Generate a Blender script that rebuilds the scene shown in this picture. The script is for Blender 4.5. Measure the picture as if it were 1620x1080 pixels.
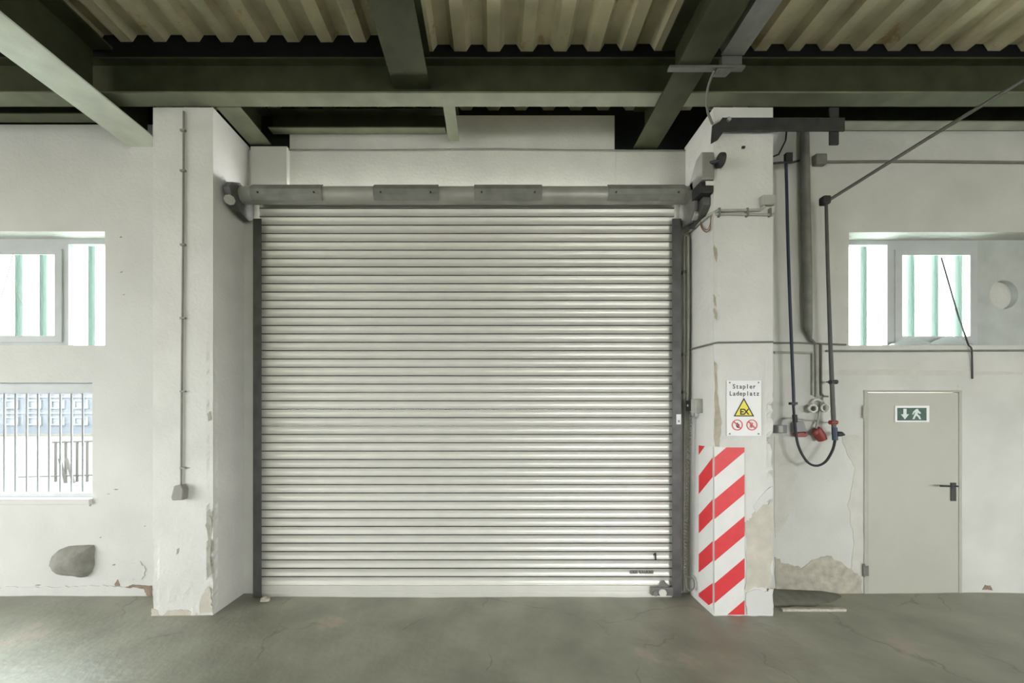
import bpy, bmesh, math, random
from mathutils import Vector, noise as mnoise

for o in list(bpy.data.objects):
    bpy.data.objects.remove(o)
SC = bpy.context.scene
COL = SC.collection
random.seed(4)

# ------------------------------------------------------------------ camera
F, U0, V0, H = 590.0, 780.0, 655.0, 1.838          # focal length in px of the 1620 px frame, vanishing point, eye height
cd = bpy.data.cameras.new('camera')
cam = bpy.data.objects.new('camera', cd)
COL.objects.link(cam)
cam.location = (0, 0, H)
cam.rotation_euler = (math.pi / 2, 0, 0)
cd.sensor_width = 36.0
cd.lens = F / 1620.0 * 36.0
cd.shift_x = (810.0 - U0) / 1620.0
cd.shift_y = (V0 - 540.0) / 1620.0
cd.clip_start = 0.05
SC.camera = cam

# ------------------------------------------------------------------ sky, daylight, exposure
w = bpy.data.worlds.new('overcast_sky')
SC.world = w
w.use_nodes = True
nt = w.node_tree
bg = nt.nodes['Background']
bg.inputs['Color'].default_value = (0.95, 0.97, 0.99, 1)
bg.inputs['Strength'].default_value = 9.5

def portal(name, loc, target, sx, sy):
    """guides the sky light through an opening of the hall; gives no light of its own"""
    ld = bpy.data.lights.new(name, 'AREA')
    ld.shape = 'RECTANGLE'
    ld.size, ld.size_y = sx, sy
    ld.cycles.is_portal = True
    lo = bpy.data.objects.new(name, ld)
    COL.objects.link(lo)
    lo.location = loc
    d = Vector(target) - Vector(loc)
    lo.rotation_euler = d.to_track_quat('-Z', 'Y').to_euler()
    return lo
# unseen hall openings, made up and sized for the light they let in (y or x from-to, z from-to), behind and beside the camera
XB = 13.0       # hall half width
OPEN_L = (-7.9, 1.2, 0.9, 3.9)
OPEN_R = (-7.9, -4.0, 0.9, 3.2)
OPEN_B = (3.0, 7.0, 0.9, 3.2)
portal('added_side_portal', (-XB - 0.1, (OPEN_L[0] + OPEN_L[1]) / 2, 2.4), (0, (OPEN_L[0] + OPEN_L[1]) / 2, 2.4), 9.1, 3.0)
portal('added_far_portal', (XB + 0.1, (OPEN_R[0] + OPEN_R[1]) / 2, 2.05), (0, (OPEN_R[0] + OPEN_R[1]) / 2, 2.05), 3.9, 2.3)
portal('added_rear_portal', (5.0, -8.1, 2.05), (5.0, 0, 2.05), 4.0, 2.3)
portal('barred_window_portal', (-5.4, 4.0, 1.55), (-5.4, 0, 1.55), 2.8, 1.3)

SC.view_settings.view_transform = 'Standard'
SC.view_settings.look = 'None'
SC.view_settings.exposure = 1.25
SC.view_settings.gamma = 1.0
SC.view_settings.use_curve_mapping = False

# ------------------------------------------------------------------ helpers
def P(u, v, Y):
    return Vector(((u - U0) * Y / F, Y, H + (V0 - v) * Y / F))
def X(u, Y): return (u - U0) * Y / F
def Z(v, Y): return H + (V0 - v) * Y / F

class MB:
    def __init__(self):
        self.v, self.f = [], []
    def add(self, vs, fs):
        n = len(self.v)
        self.v += [tuple(p) for p in vs]
        self.f += [tuple(i + n for i in f) for f in fs]
        return self
    def box(self, x0, x1, y0, y1, z0, z1):
        vs = [(x, y, z) for z in (z0, z1) for y in (y0, y1) for x in (x0, x1)]
        return self.add(vs, [(0, 2, 3, 1), (4, 5, 7, 6), (0, 1, 5, 4), (2, 6, 7, 3), (0, 4, 6, 2), (1, 3, 7, 5)])
    def prism(self, poly, axis, a, b):
        def pt(p, t):
            if axis == 'x': return (t, p[0], p[1])
            if axis == 'y': return (p[0], t, p[1])
            return (p[0], p[1], t)
        n = len(poly)
        vs = [pt(p, a) for p in poly] + [pt(p, b) for p in poly]
        fs = [tuple(range(n))[::-1], tuple(range(n, 2 * n))]
        fs += [(i, (i + 1) % n, n + (i + 1) % n, n + i) for i in range(n)]
        return self.add(vs, fs)
    def tube(self, pts, r, n=10, closed=False, caps=True):
        pts = [Vector(p) for p in pts]
        m = len(pts)
        rs = r if isinstance(r, (list, tuple)) else [r] * m
        base = len(self.v)
        prev = None
        for i, p in enumerate(pts):
            if closed:
                t = pts[(i + 1) % m] - pts[i - 1]
            else:
                t = pts[min(i + 1, m - 1)] - pts[max(i - 1, 0)]
            t.normalize()
            if prev is None:
                a = Vector((0, 0, 1)) if abs(t.z) < 0.9 else Vector((1, 0, 0))
                s = t.cross(a).normalized()
            else:
                s = (prev - t * prev.dot(t)).normalized()
            prev = s
            q = t.cross(s)
            for k in range(n):
                an = 2 * math.pi * k / n
                self.v.append(tuple(p + (s * math.cos(an) + q * math.sin(an)) * rs[i]))
        for i in range(m if closed else m - 1):
            for k in range(n):
                a = base + i * n + k
                b = base + i * n + (k + 1) % n
                c = base + ((i + 1) % m) * n + (k + 1) % n
                d = base + ((i + 1) % m) * n + k
                self.f.append((a, b, c, d))
        if caps and not closed:
            self.f.append(tuple(base + k for k in range(n))[::-1])
            self.f.append(tuple(base + (m - 1) * n + k for k in range(n)))
        return self
    def disc(self, c, axis, r, t, n=24):
        c = Vector(c)
        a = {'x': Vector((1, 0, 0)), 'y': Vector((0, 1, 0)), 'z': Vector((0, 0, 1))}[axis]
        return self.tube([c - a * t / 2, c + a * t / 2], r, n)
    def build(self, name, mat, parent=None, smooth=False, bevel=0, loc=None):
        me = bpy.data.meshes.new(name)
        me.from_pydata(self.v, [], self.f)
        bm = bmesh.new(); bm.from_mesh(me)
        bmesh.ops.recalc_face_normals(bm, faces=bm.faces)
        bm.to_mesh(me); bm.free()
        return link(name, me, mat, parent, smooth, bevel, loc)

def link(name, me, mat, parent=None, smooth=False, bevel=0, loc=None):
    o = bpy.data.objects.new(name, me)
    COL.objects.link(o)
    if mat: 
        me.materials.clear()
        me.materials.append(mat)
    if smooth:
        me.polygons.foreach_set('use_smooth', [True] * len(me.polygons))
        try: me.set_sharp_from_angle(angle=math.radians(40))
        except Exception: pass
    if bevel:
        b = o.modifiers.new('bevel', 'BEVEL'); b.width = bevel; b.segments = 2; b.limit_method = 'ANGLE'
    if parent:
        o.parent = parent
        o.matrix_parent_inverse = Vector_inv(parent)
    if loc: o.location = loc
    return o
def Vector_inv(parent):
    from mathutils import Matrix
    return Matrix.Translation(-Vector(parent.location))
def tag(o, label, cat=None, group=None, kind=None):
    o['label'] = label
    if cat: o['category'] = cat
    if group: o['group'] = group
    if kind: o['kind'] = kind
    return o
def thing(name, loc, label, cat, group=None, kind=None):
    o = bpy.data.objects.new(name, None)
    o.empty_display_size = 0.1
    COL.objects.link(o)
    o.location = loc
    return tag(o, label, cat, group, kind)
def smooth_path(pts, k=6):
    """Catmull-Rom through the points."""
    pts = [Vector(p) for p in pts]
    out = []
    for i in range(len(pts) - 1):
        p0 = pts[max(i - 1, 0)]; p1 = pts[i]; p2 = pts[i + 1]; p3 = pts[min(i + 2, len(pts) - 1)]
        for j in range(k):
            t = j / k
            out.append(0.5 * ((2 * p1) + (p2 - p0) * t + (2 * p0 - 5 * p1 + 4 * p2 - p3) * t * t + (3 * p1 - p0 - 3 * p2 + p3) * t ** 3))
    out.append(pts[-1])
    return out

# ------------------------------------------------------------------ materials
def mat(name, col, rough=0.7, metal=0.0, var=0.12, scale=6.0, bump=0.0, bscale=40.0, col2=None, thresh=None, col3=None, s3=1.5, detail=6, spec=0.5, rand=0.0):
    m = bpy.data.materials.new(name)
    m.use_nodes = True
    n, l = m.node_tree.nodes, m.node_tree.links
    b = n['Principled BSDF']
    b.inputs['Roughness'].default_value = rough
    b.inputs['Metallic'].default_value = metal
    b.inputs['Specular IOR Level'].default_value = spec
    geo = n.new('ShaderNodeNewGeometry')
    nz = n.new('ShaderNodeTexNoise'); nz.inputs['Scale'].default_value = scale; nz.inputs['Detail'].default_value = detail
    l.new(geo.outputs['Position'], nz.inputs['Vector'])
    rp = n.new('ShaderNodeValToRGB')
    c2 = col2 or tuple(max(0, c * (1 - 2 * var)) for c in col)
    rp.color_ramp.elements[0].position = 0.3; rp.color_ramp.elements[1].position = 0.7
    rp.color_ramp.elements[0].color = (*c2, 1); rp.color_ramp.elements[1].color = (*col, 1)
    l.new(nz.outputs['Fac'], rp.inputs['Fac'])
    out = rp.outputs['Color']
    if col3:
        n3 = n.new('ShaderNodeTexNoise'); n3.inputs['Scale'].default_value = s3; n3.inputs['Detail'].default_value = 8; n3.inputs['Roughness'].default_value = 0.65
        l.new(geo.outputs['Position'], n3.inputs['Vector'])
        r3 = n.new('ShaderNodeValToRGB')
        t = thresh or 0.6
        r3.color_ramp.elements[0].position = t; r3.color_ramp.elements[1].position = t + 0.06
        r3.color_ramp.elements[0].color = (0, 0, 0, 1); r3.color_ramp.elements[1].color = (1, 1, 1, 1)
        l.new(n3.outputs['Fac'], r3.inputs['Fac'])
        mx = n.new('ShaderNodeMix'); mx.data_type = 'RGBA'
        l.new(r3.outputs['Color'], mx.inputs['Factor']); l.new(out, mx.inputs[6]); mx.inputs[7].default_value = (*col3, 1)
        out = mx.outputs[2]
    if rand:
        oi = n.new('ShaderNodeObjectInfo')
        mr = n.new('ShaderNodeMapRange'); mr.inputs[3].default_value = 1 - rand; mr.inputs[4].default_value = 1 + rand
        l.new(oi.outputs['Random'], mr.inputs[0])
        hv = n.new('ShaderNodeHueSaturation'); l.new(mr.outputs[0], hv.inputs['Value']); l.new(out, hv.inputs['Color'])
        out = hv.outputs['Color']
    l.new(out, b.inputs['Base Color'])
    if bump:
        nb = n.new('ShaderNodeTexNoise'); nb.inputs['Scale'].default_value = bscale; nb.inputs['Detail'].default_value = 5
        l.new(geo.outputs['Position'], nb.inputs['Vector'])
        bp = n.new('ShaderNodeBump'); bp.inputs['Strength'].default_value = bump; bp.inputs['Distance'].default_value = 0.01
        l.new(nb.outputs['Fac'], bp.inputs['Height']); l.new(bp.outputs['Normal'], b.inputs['Normal'])
    m['out'] = 0
    return m

def wear_mix(m, col, attr='wear'):
    """substrate colour where the plaster is worn off (float vertex attribute)"""
    n, l = m.node_tree.nodes, m.node_tree.links
    b = n['Principled BSDF']
    src = b.inputs['Base Color'].links[0].from_socket
    at = n.new('ShaderNodeAttribute'); at.attribute_name = attr
    nz = n.new('ShaderNodeTexNoise'); nz.inputs['Scale'].default_value = 30; nz.inputs['Detail'].default_value = 4
    geo = n.new('ShaderNodeNewGeometry'); l.new(geo.outputs['Position'], nz.inputs['Vector'])
    ad = n.new('ShaderNodeMath'); ad.operation = 'MULTIPLY_ADD'; ad.inputs[1].default_value = 0.5; ad.inputs[2].default_value = -0.25
    l.new(nz.outputs['Fac'], ad.inputs[0])
    sm = n.new('ShaderNodeMath'); sm.operation = 'ADD'
    l.new(ad.outputs[0], sm.inputs[0]); l.new(at.outputs['Fac'], sm.inputs[1])
    mr = n.new('ShaderNodeMapRange'); mr.inputs[1].default_value = 0.45; mr.inputs[2].default_value = 0.6
    l.new(sm.outputs[0], mr.inputs[0])
    mx = n.new('ShaderNodeMix'); mx.data_type = 'RGBA'
    l.new(mr.outputs[0], mx.inputs['Factor']); l.new(src, mx.inputs[6]); mx.inputs[7].default_value = (*col, 1)
    l.new(mx.outputs[2], b.inputs['Base Color'])

M = {}
M['plaster'] = mat('painted_plaster', (0.64, 0.64, 0.61), 0.85, var=0.06, scale=1.4, bump=0.35, bscale=35, detail=12, col3=(0.50, 0.495, 0.45), thresh=0.70, s3=16)
M['plaster_r'] = mat('old_painted_plaster', (0.62, 0.62, 0.58), 0.85, var=0.08, scale=1.8, bump=0.45, bscale=28, detail=12, col3=(0.48, 0.47, 0.41), thresh=0.68, s3=12)
M['pillar'] = mat('worn_white_pillar_paint', (0.69, 0.685, 0.65), 0.85, var=0.06, scale=3, bump=0.5, bscale=30, detail=12, col3=(0.54, 0.52, 0.46), thresh=0.68, s3=14)
wear_mix(M['pillar'], (0.50, 0.46, 0.385))
M['chip'] = mat('bare_render', (0.50, 0.47, 0.39), 0.95, var=0.15, scale=14, bump=0.6, bscale=60)
M['brick_bare'] = mat('bare_brick_rubble', (0.33, 0.25, 0.18), 0.95, var=0.2, scale=14, bump=0.6, bscale=50)
M['bare_dark'] = mat('scuffed_plaster', (0.33, 0.32, 0.27), 0.95, var=0.15, scale=20)
M['lintel'] = mat('lintel_plaster', (0.64, 0.635, 0.585), 0.9, var=0.06, scale=3, bump=0.3, bscale=40)
M['clad'] = mat('dark_cladding', (0.03, 0.034, 0.028), 0.9, var=0.15, scale=8, spec=0.1)
M['steel'] = mat('dark_green_steel_paint', (0.050, 0.056, 0.029), 0.65, var=0.2, scale=5, bump=0.15, bscale=90, spec=0.2)
M['flange'] = mat('lit_underside_flange_paint', (0.17, 0.185, 0.12), 0.6, var=0.15, scale=5, bump=0.15, bscale=90)  # lighter than the web: light on the underside is put into the colour
M['lit_beam'] = mat('window_lit_beam_paint', (0.66, 0.69, 0.60), 0.6, var=0.12, scale=4, bump=0.15, bscale=80)  # window light on beam undersides painted in as a paler tone
M['sheet'] = mat('aged_corrugated_sheet', (0.60, 0.545, 0.36), 0.55, var=0.2, scale=3.5, col3=(0.42, 0.31, 0.16), thresh=0.6, s3=5, rand=0.12)
M['black'] = mat('black_closure', (0.012, 0.013, 0.012), 0.95, spec=0.05)
M['galv'] = mat('galvanised_slat', (0.78, 0.775, 0.72), 0.40, metal=0.35, var=0.03, scale=5, rand=0.05)
M['joint_shade'] = mat('shaded_slat_joint', (0.17, 0.17, 0.15), 0.7, var=0.2, scale=9)  # shade inside the slat groove, put into the colour
M['rail'] = mat('dark_grey_guide_rail', (0.13, 0.13, 0.125), 0.5, metal=0.4, var=0.2, scale=9)
M['barrel'] = mat('grey_steel_tube', (0.42, 0.42, 0.385), 0.45, metal=0.4, var=0.1, scale=6)
M['strap'] = mat('dull_grey_strap_plate', (0.27, 0.27, 0.25), 0.5, metal=0.4, var=0.15, scale=9)
M['motor'] = mat('motor_grey', (0.22, 0.215, 0.20), 0.5, metal=0.3, var=0.1, scale=12)
M['motor_d'] = mat('dull_bracket_grey', (0.13, 0.13, 0.12), 0.6, var=0.1, scale=12)
M['motor_box'] = mat('motor_cover_grey', (0.28, 0.272, 0.245), 0.5, var=0.08, scale=12)
M['dark'] = mat('dark_iron', (0.05, 0.05, 0.05), 0.55, metal=0.3, var=0.2, scale=12)
M['conduit'] = mat('old_grey_conduit', (0.42, 0.42, 0.37), 0.6, var=0.12, scale=10)
M['conduit_d'] = mat('dusty_dark_conduit', (0.20, 0.20, 0.175), 0.6, var=0.15, scale=10)
M['conduit_m'] = mat('dusty_grey_conduit', (0.30, 0.30, 0.26), 0.6, var=0.12, scale=10)
M['pole'] = mat('brownish_grey_pole', (0.10, 0.097, 0.088), 0.5, var=0.15, scale=10)
M['cable'] = mat('black_rubber_cable', (0.02, 0.022, 0.025), 0.5)
M['cable_blue'] = mat('blue_black_cable', (0.035, 0.05, 0.085), 0.5)
M['wire'] = mat('brown_wire', (0.25, 0.13, 0.07), 0.5)
M['red'] = mat('plug_red', (0.27, 0.04, 0.032), 0.5, var=0.08)
M['plug_grey'] = mat('socket_grey', (0.24, 0.245, 0.25), 0.5, var=0.08)
M['white'] = mat('sign_white', (0.80, 0.80, 0.79), 0.4, var=0.02)
M['white_coil'] = mat('white_cable', (0.72, 0.72, 0.66), 0.5, var=0.05)
M['ink'] = mat('black_ink', (0.02, 0.02, 0.02), 0.6, var=0.0)
M['yellow'] = mat('warning_yellow', (0.80, 0.68, 0.05), 0.4, var=0.03)
M['sign_red'] = mat('prohibition_red', (0.62, 0.06, 0.06), 0.4, var=0.03)
M['tape_red'] = mat('hazard_red', (0.72, 0.045, 0.055), 0.4, var=0.06, scale=12, col3=(0.80, 0.45, 0.42), thresh=0.68, s3=22)
M['tape_white'] = mat('hazard_white', (0.74, 0.745, 0.715), 0.4, var=0.03, scale=8, col3=(0.42, 0.42, 0.38), thresh=0.70, s3=18)
M['frame'] = mat('grey_window_frame', (0.50, 0.52, 0.52), 0.6, var=0.05, scale=6)
M['board'] = mat('grey_infill_board', (0.50, 0.53, 0.51), 0.85, var=0.08, scale=5, bump=0.2)
M['bar'] = mat('grey_bar_paint', (0.22, 0.225, 0.23), 0.6, var=0.05)
M['door'] = mat('beige_grey_door_paint', (0.44, 0.44, 0.375), 0.5, var=0.03, scale=3)
M['doorframe'] = mat('door_frame_paint', (0.42, 0.42, 0.36), 0.55, var=0.06, scale=8)
M['sign_green'] = mat('exit_green', (0.115, 0.175, 0.15), 0.8, var=0.1, scale=20, spec=0.1)
M['sign_pale'] = mat('exit_pale', (0.62, 0.70, 0.66), 0.4, var=0.03)
M['cement'] = mat('grey_cement_lump', (0.30, 0.295, 0.26), 0.95, var=0.15, scale=12, bump=0.5, bscale=60)
M['rubble'] = mat('pale_rubble', (0.62, 0.58, 0.50), 0.9, var=0.2, scale=30, bump=0.4)
M['hall'] = mat('hall_wall_paint', (0.62, 0.62, 0.57), 0.9, var=0.05)
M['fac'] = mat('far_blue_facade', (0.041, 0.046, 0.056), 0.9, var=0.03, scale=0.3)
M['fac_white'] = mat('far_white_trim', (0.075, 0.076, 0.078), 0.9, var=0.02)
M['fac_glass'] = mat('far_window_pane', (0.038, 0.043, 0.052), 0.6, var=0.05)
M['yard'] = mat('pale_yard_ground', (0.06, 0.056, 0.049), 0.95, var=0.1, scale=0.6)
M['bounce_ground'] = mat('light_bounce_ground', (0.42, 0.41, 0.38), 0.95, var=0.1, scale=0.6)  # unseen ground, made bright to bounce daylight up into the hall
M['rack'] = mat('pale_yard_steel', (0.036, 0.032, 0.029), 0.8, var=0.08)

# floor: stained concrete with hairline cracks
def floor_mat():
    m = mat('stained_concrete_floor', (0.35, 0.355, 0.28), 0.38, var=0.17, scale=2.2, bump=0.35, bscale=18, detail=10, col3=(0.40, 0.345, 0.29), thresh=0.60, s3=1.1)
    n, l = m.node_tree.nodes, m.node_tree.links
    b = n['Principled BSDF']
    src = b.inputs['Base Color'].links[0].from_socket
    geo = n.new('ShaderNodeNewGeometry')
    dz = n.new('ShaderNodeTexNoise'); dz.inputs['Scale'].default_value = 3.0; dz.inputs['Detail'].default_value = 5
    l.new(geo.outputs['Position'], dz.inputs['Vector'])
    mixv = n.new('ShaderNodeMix'); mixv.data_type = 'RGBA'; mixv.blend_type = 'LINEAR_LIGHT'; mixv.inputs['Factor'].default_value = 0.16
    l.new(geo.outputs['Position'], mixv.inputs[6]); l.new(dz.outputs['Color'], mixv.inputs[7])
    vo = n.new('ShaderNodeTexVoronoi'); vo.feature = 'DISTANCE_TO_EDGE'; vo.inputs['Scale'].default_value = 0.8
    l.new(mixv.outputs[2], vo.inputs['Vector'])
    mr = n.new('ShaderNodeMapRange'); mr.inputs[1].default_value = 0.0; mr.inputs[2].default_value = 0.009; mr.inputs[3].default_value = 1; mr.inputs[4].default_value = 0
    l.new(vo.outputs['Distance'], mr.inputs[0])
    mk = n.new('ShaderNodeTexNoise'); mk.inputs['Scale'].default_value = 1.7; mk.inputs['Detail'].default_value = 3
    l.new(geo.outputs['Position'], mk.inputs['Vector'])
    mm = n.new('ShaderNodeMapRange'); mm.inputs[1].default_value = 0.47; mm.inputs[2].default_value = 0.56
    l.new(mk.outputs['Fac'], mm.inputs[0])
    mu = n.new('ShaderNodeMath'); mu.operation = 'MULTIPLY'; l.new(mr.outputs[0], mu.inputs[0]); l.new(mm.outputs[0], mu.inputs[1])
    m2 = n.new('ShaderNodeMath'); m2.operation = 'MULTIPLY'; m2.inputs[1].default_value = 0.4; l.new(mu.outputs[0], m2.inputs[0])
    mx = n.new('ShaderNodeMix'); mx.data_type = 'RGBA'
    l.new(m2.outputs[0], mx.inputs['Factor']); l.new(src, mx.inputs[6]); mx.inputs[7].default_value = (0.06, 0.06, 0.05, 1)
    l.new(mx.outputs[2], b.inputs['Base Color'])
    return m
M['floor'] = floor_mat()

def pane_mat():
    m = bpy.data.materials.new('clear_pane'); m.use_nodes = True
    n, l = m.node_tree.nodes, m.node_tree.links
    n.remove(n['Principled BSDF'])
    tr = n.new('ShaderNodeBsdfTransparent'); tr.inputs['Color'].default_value = (0.93, 0.97, 0.95, 1)
    gl = n.new('ShaderNodeBsdfGlossy'); gl.inputs['Roughness'].default_value = 0.05
    mx = n.new('ShaderNodeMixShader'); mx.inputs['Fac'].default_value = 0.006
    l.new(tr.outputs[0], mx.inputs[1]); l.new(gl.outputs[0], mx.inputs[2]); l.new(mx.outputs[0], n['Material Output'].inputs['Surface'])
    return m
M['pane'] = pane_mat()
def channel_glass(name, col):
    m = bpy.data.materials.new(name); m.use_nodes = True
    n, l = m.node_tree.nodes, m.node_tree.links
    n.remove(n['Principled BSDF'])
    tl = n.new('ShaderNodeBsdfTranslucent'); tl.inputs['Color'].default_value = (*col, 1)
    df = n.new('ShaderNodeBsdfDiffuse'); df.inputs['Color'].default_value = (*col, 1)
    mx = n.new('ShaderNodeMixShader'); mx.inputs['Fac'].default_value = 0.25
    l.new(tl.outputs[0], mx.inputs[1]); l.new(df.outputs[0], mx.inputs[2]); l.new(mx.outputs[0], n['Material Output'].inputs['Surface'])
    return m
M['foil'] = channel_glass('white_plastic_foil', (0.85, 0.87, 0.87))
M['uglass'] = channel_glass('milky_channel_glass', (0.93, 0.97, 0.95))
M['uglass_edge'] = channel_glass('green_channel_glass_edge', (0.44, 0.495, 0.475))

# ------------------------------------------------------------------ depths of the main planes
YP = 3.42      # pillar fronts
YL = 3.79      # left wall face
YR = 3.85      # right wall face
YC = 3.92      # wall above the shutter
YS = 3.78      # shutter curtain

def wall_holes(mb, x0, x1, z0, z1, y0, y1, holes):
    xs = sorted({x0, x1, *[h[0] for h in holes], *[h[1] for h in holes]})
    zs = sorted({z0, z1, *[h[2] for h in holes], *[h[3] for h in holes]})
    def hole(xm, zm): return any(h[0] < xm < h[1] and h[2] < zm < h[3] for h in holes)
    for i in range(len(xs) - 1):
        for j in range(len(zs) - 1):
            if hole((xs[i] + xs[i + 1]) / 2, (zs[j] + zs[j + 1]) / 2): continue
            a, b, c, d = xs[i], xs[i + 1], zs[j], zs[j + 1]
            mb.add([(a, y0, c), (b, y0, c), (b, y0, d), (a, y0, d)], [(0, 1, 2, 3)])
            mb.add([(a, y1, c), (b, y1, c), (b, y1, d), (a, y1, d)], [(3, 2, 1, 0)])
    def rim(a, b, c, d):
        mb.add([(a, y0, c), (b, y0, c), (b, y0, d), (a, y0, d), (a, y1, c), (b, y1, c), (b, y1, d), (a, y1, d)],
               [(0, 1, 5, 4), (1, 2, 6, 5), (2, 3, 7, 6), (3, 0, 4, 7)])
    rim(x0, x1, z0, z1)
    for h in holes: rim(*h)
    return mb

def patch(name, parent, mt, pts, y, t=0.004, jag=0.012, seed=0, n=6):
    """irregular flat piece (bare render, torn plaster) on a wall; pts are (x, z) corners"""
    rnd = random.Random(seed)
    out = []
    m = len(pts)
    for i in range(m):
        a, b = pts[i], pts[(i + 1) % m]
        for k in range(n):
            f = k / n
            out.append((a[0] + (b[0] - a[0]) * f + rnd.uniform(-jag, jag), a[1] + (b[1] - a[1]) * f + rnd.uniform(-jag, jag)))
    return MB().prism(out, 'y', y - t, y + 0.002).build(name, mt, parent)
def pxz(pts, Y): return [(X(u, Y), Z(v, Y)) for u, v in pts]

# ================================================================== STRUCTURE
# floor: gently uneven slab
def make_floor():
    vs, fs = [], []
    xs = [-XB] + [-6.2 + 0.1 * i for i in range(0, 125)] + [XB]
    ys = [-8.0, 1.0] + [1.6 + 0.1 * i for i in range(0, 25)] + [4.3]
    for y in ys:
        for x in xs:
            z = 0.012 * mnoise.noise((x * 0.9, y * 1.3, 0.3)) + 0.004 * mnoise.noise((x * 4, y * 4, 3)) - 0.008
            if y < 1.2 or abs(x) > 6.3: z = -0.008
            if 3.95 < y: z = -0.008
            vs.append((x, y, z))
    nx = len(xs)
    for j in range(len(ys) - 1):
        for i in range(nx - 1):
            fs.append((j * nx + i, j * nx + i + 1, (j + 1) * nx + i + 1, (j + 1) * nx + i))
    mb = MB().add(vs, fs)
    mb.box(-XB, XB, -8, 4.3, -0.3, -0.05)
    return mb.build('floor', M['floor'], smooth=True)
floor = tag(make_floor(), 'stained olive grey concrete floor with hairline cracks', 'floor', kind='structure')
patch_pts = None

# left wall with the two windows
LW1 = (-8.6, X(166, YL), Z(546, YL), Z(366, YL))
LW2 = (-6.8, X(146, YL), Z(795, YL), Z(605, YL))
XPL0, XPL1 = X(242, YP), X(337, YP)
XPR0, XPR1 = X(1129, YP), X(1223, YP)
wl = wall_holes(MB(), -XB, XPL0 + 0.1, -0.1, 4.78, YL, YL + 0.30, [LW1, LW2]).build('wall_left', M['plaster'])
tag(wl, 'pale grey plastered wall with two windows beside the shutter pillar', 'wall', kind='structure')
patch('bare_patch', wl, M['brick_bare'], pxz([(188, 945), (196, 930), (210, 924), (240, 926), (240, 945)], YL), YL, 0.006, 0.004, 1)
patch('bare_patch', wl, M['brick_bare'], pxz([(181, 925), (186, 916), (190, 925), (186, 931)], YL), YL, 0.003, 0.003, 2, 3)
patch('bare_patch', wl, M['chip'], pxz([(154, 937), (160, 934), (170, 938), (160, 939)], YL), YL, 0.003, 0.002, 3, 3)
# rendered surround of the pipe stub, and the torn plaster skirt at the wall's foot
patch('plaster_skirt', wl, M['plaster'], [(-6, -0.02), (-6, 0.075), (-5.2, 0.085), (-4.6, 0.08), (-4.0, 0.10), (-3.55, 0.07), (-3.5, -0.02)], YL, 0.008, 0.008, 5, 14)
patch('plaster_flake', wl, M['plaster'], pxz([(196, 905), (208, 890), (222, 888), (232, 900), (226, 915), (206, 916)], YL), YL, 0.006, 0.008, 9, 5)

rs_ = random.Random(77)
for (u_, v_, a_, b_) in ((191, 375, 2.5, 1.2), (192, 430, 2.2, 1.0), (245.5, 495, 0, 0), (196, 466, 2.0, 0.8), (171, 781, 3.5, 0.7), (183, 774, 5, 0.7), (229, 832, 2.5, 0.8), (159, 850, 1.5, 1.0), (143, 798, 2.0, 3.0), (60, 925, 5, 0.9), (180, 893, 3, 1.0), (221, 909, 1.5, 2.0)):
    if a_: patch('scuff_mark', wl, M['bare_dark'], pxz([(u_ - a_, v_ + b_ * 0.6), (u_, v_ - b_), (u_ + a_, v_ - b_ * 0.7), (u_ + a_ * 0.3, v_ + b_)], YL), YL, 0.0015, 0.003, int(u_ + v_), 2)
# right wall with the high window band and the door
RW1 = (X(1343, YR), 7.2, Z(546, YR), Z(367, YR))
DX0, DX1, DZ1 = X(1366, YR), X(1521, YR), Z(617, YR)
wr = wall_holes(MB(), XPR1 - 0.1, XB, -0.1, 4.76, YR, YR + 0.30, [RW1, (DX0, DX1, -0.1, DZ1)]).build('wall_right', M['plaster_r'])
tag(wr, 'stained off white wall around the steel door and high window band', 'wall', kind='structure')
pp = [
    ([(1226, 940), (1226, 880), (1236, 888), (1250, 893), (1268, 898), (1285, 885), (1310, 878), (1330, 888), (1345, 900), (1362, 912), (1364, 940)], M['chip'], 11),
    ([(1330, 690), (1345, 688), (1364, 690), (1365, 910), (1346, 905), (1350, 850), (1342, 800), (1354, 740), (1338, 712)], M['chip2'] if 'chip2' in M else None, 12),
]
M['chip2'] = mat('greenish_damp_plaster', (0.585, 0.58, 0.525), 0.95, var=0.06, scale=7, bump=0.4, bscale=40)
patch('bare_patch', wr, M['chip'], pxz(pp[0][0], YR), YR, 0.005, 0.010, 11, 5)
patch('damp_patch', wr, M['chip2'], pxz(pp[1][0], YR), YR, 0.003, 0.012, 12, 5)
patch('damp_patch', wr, M['chip2'], pxz([(1226, 690), (1250, 700), (1262, 740), (1258, 790), (1240, 830), (1226, 850)], YR), YR, 0.003, 0.012, 13, 5)
patch('damp_patch', wr, M['chip2'], pxz([(1290, 586), (1400, 584), (1500, 586), (1618, 588), (1618, 592), (1500, 594), (1400, 593), (1300, 594)], YR), YR, 0.002, 0.004, 14, 8)
patch('bare_patch', wr, M['brick_bare'], pxz([(1553, 932), (1558, 925), (1566, 926), (1570, 933)], YR), YR, 0.004, 0.003, 15, 4)

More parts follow.
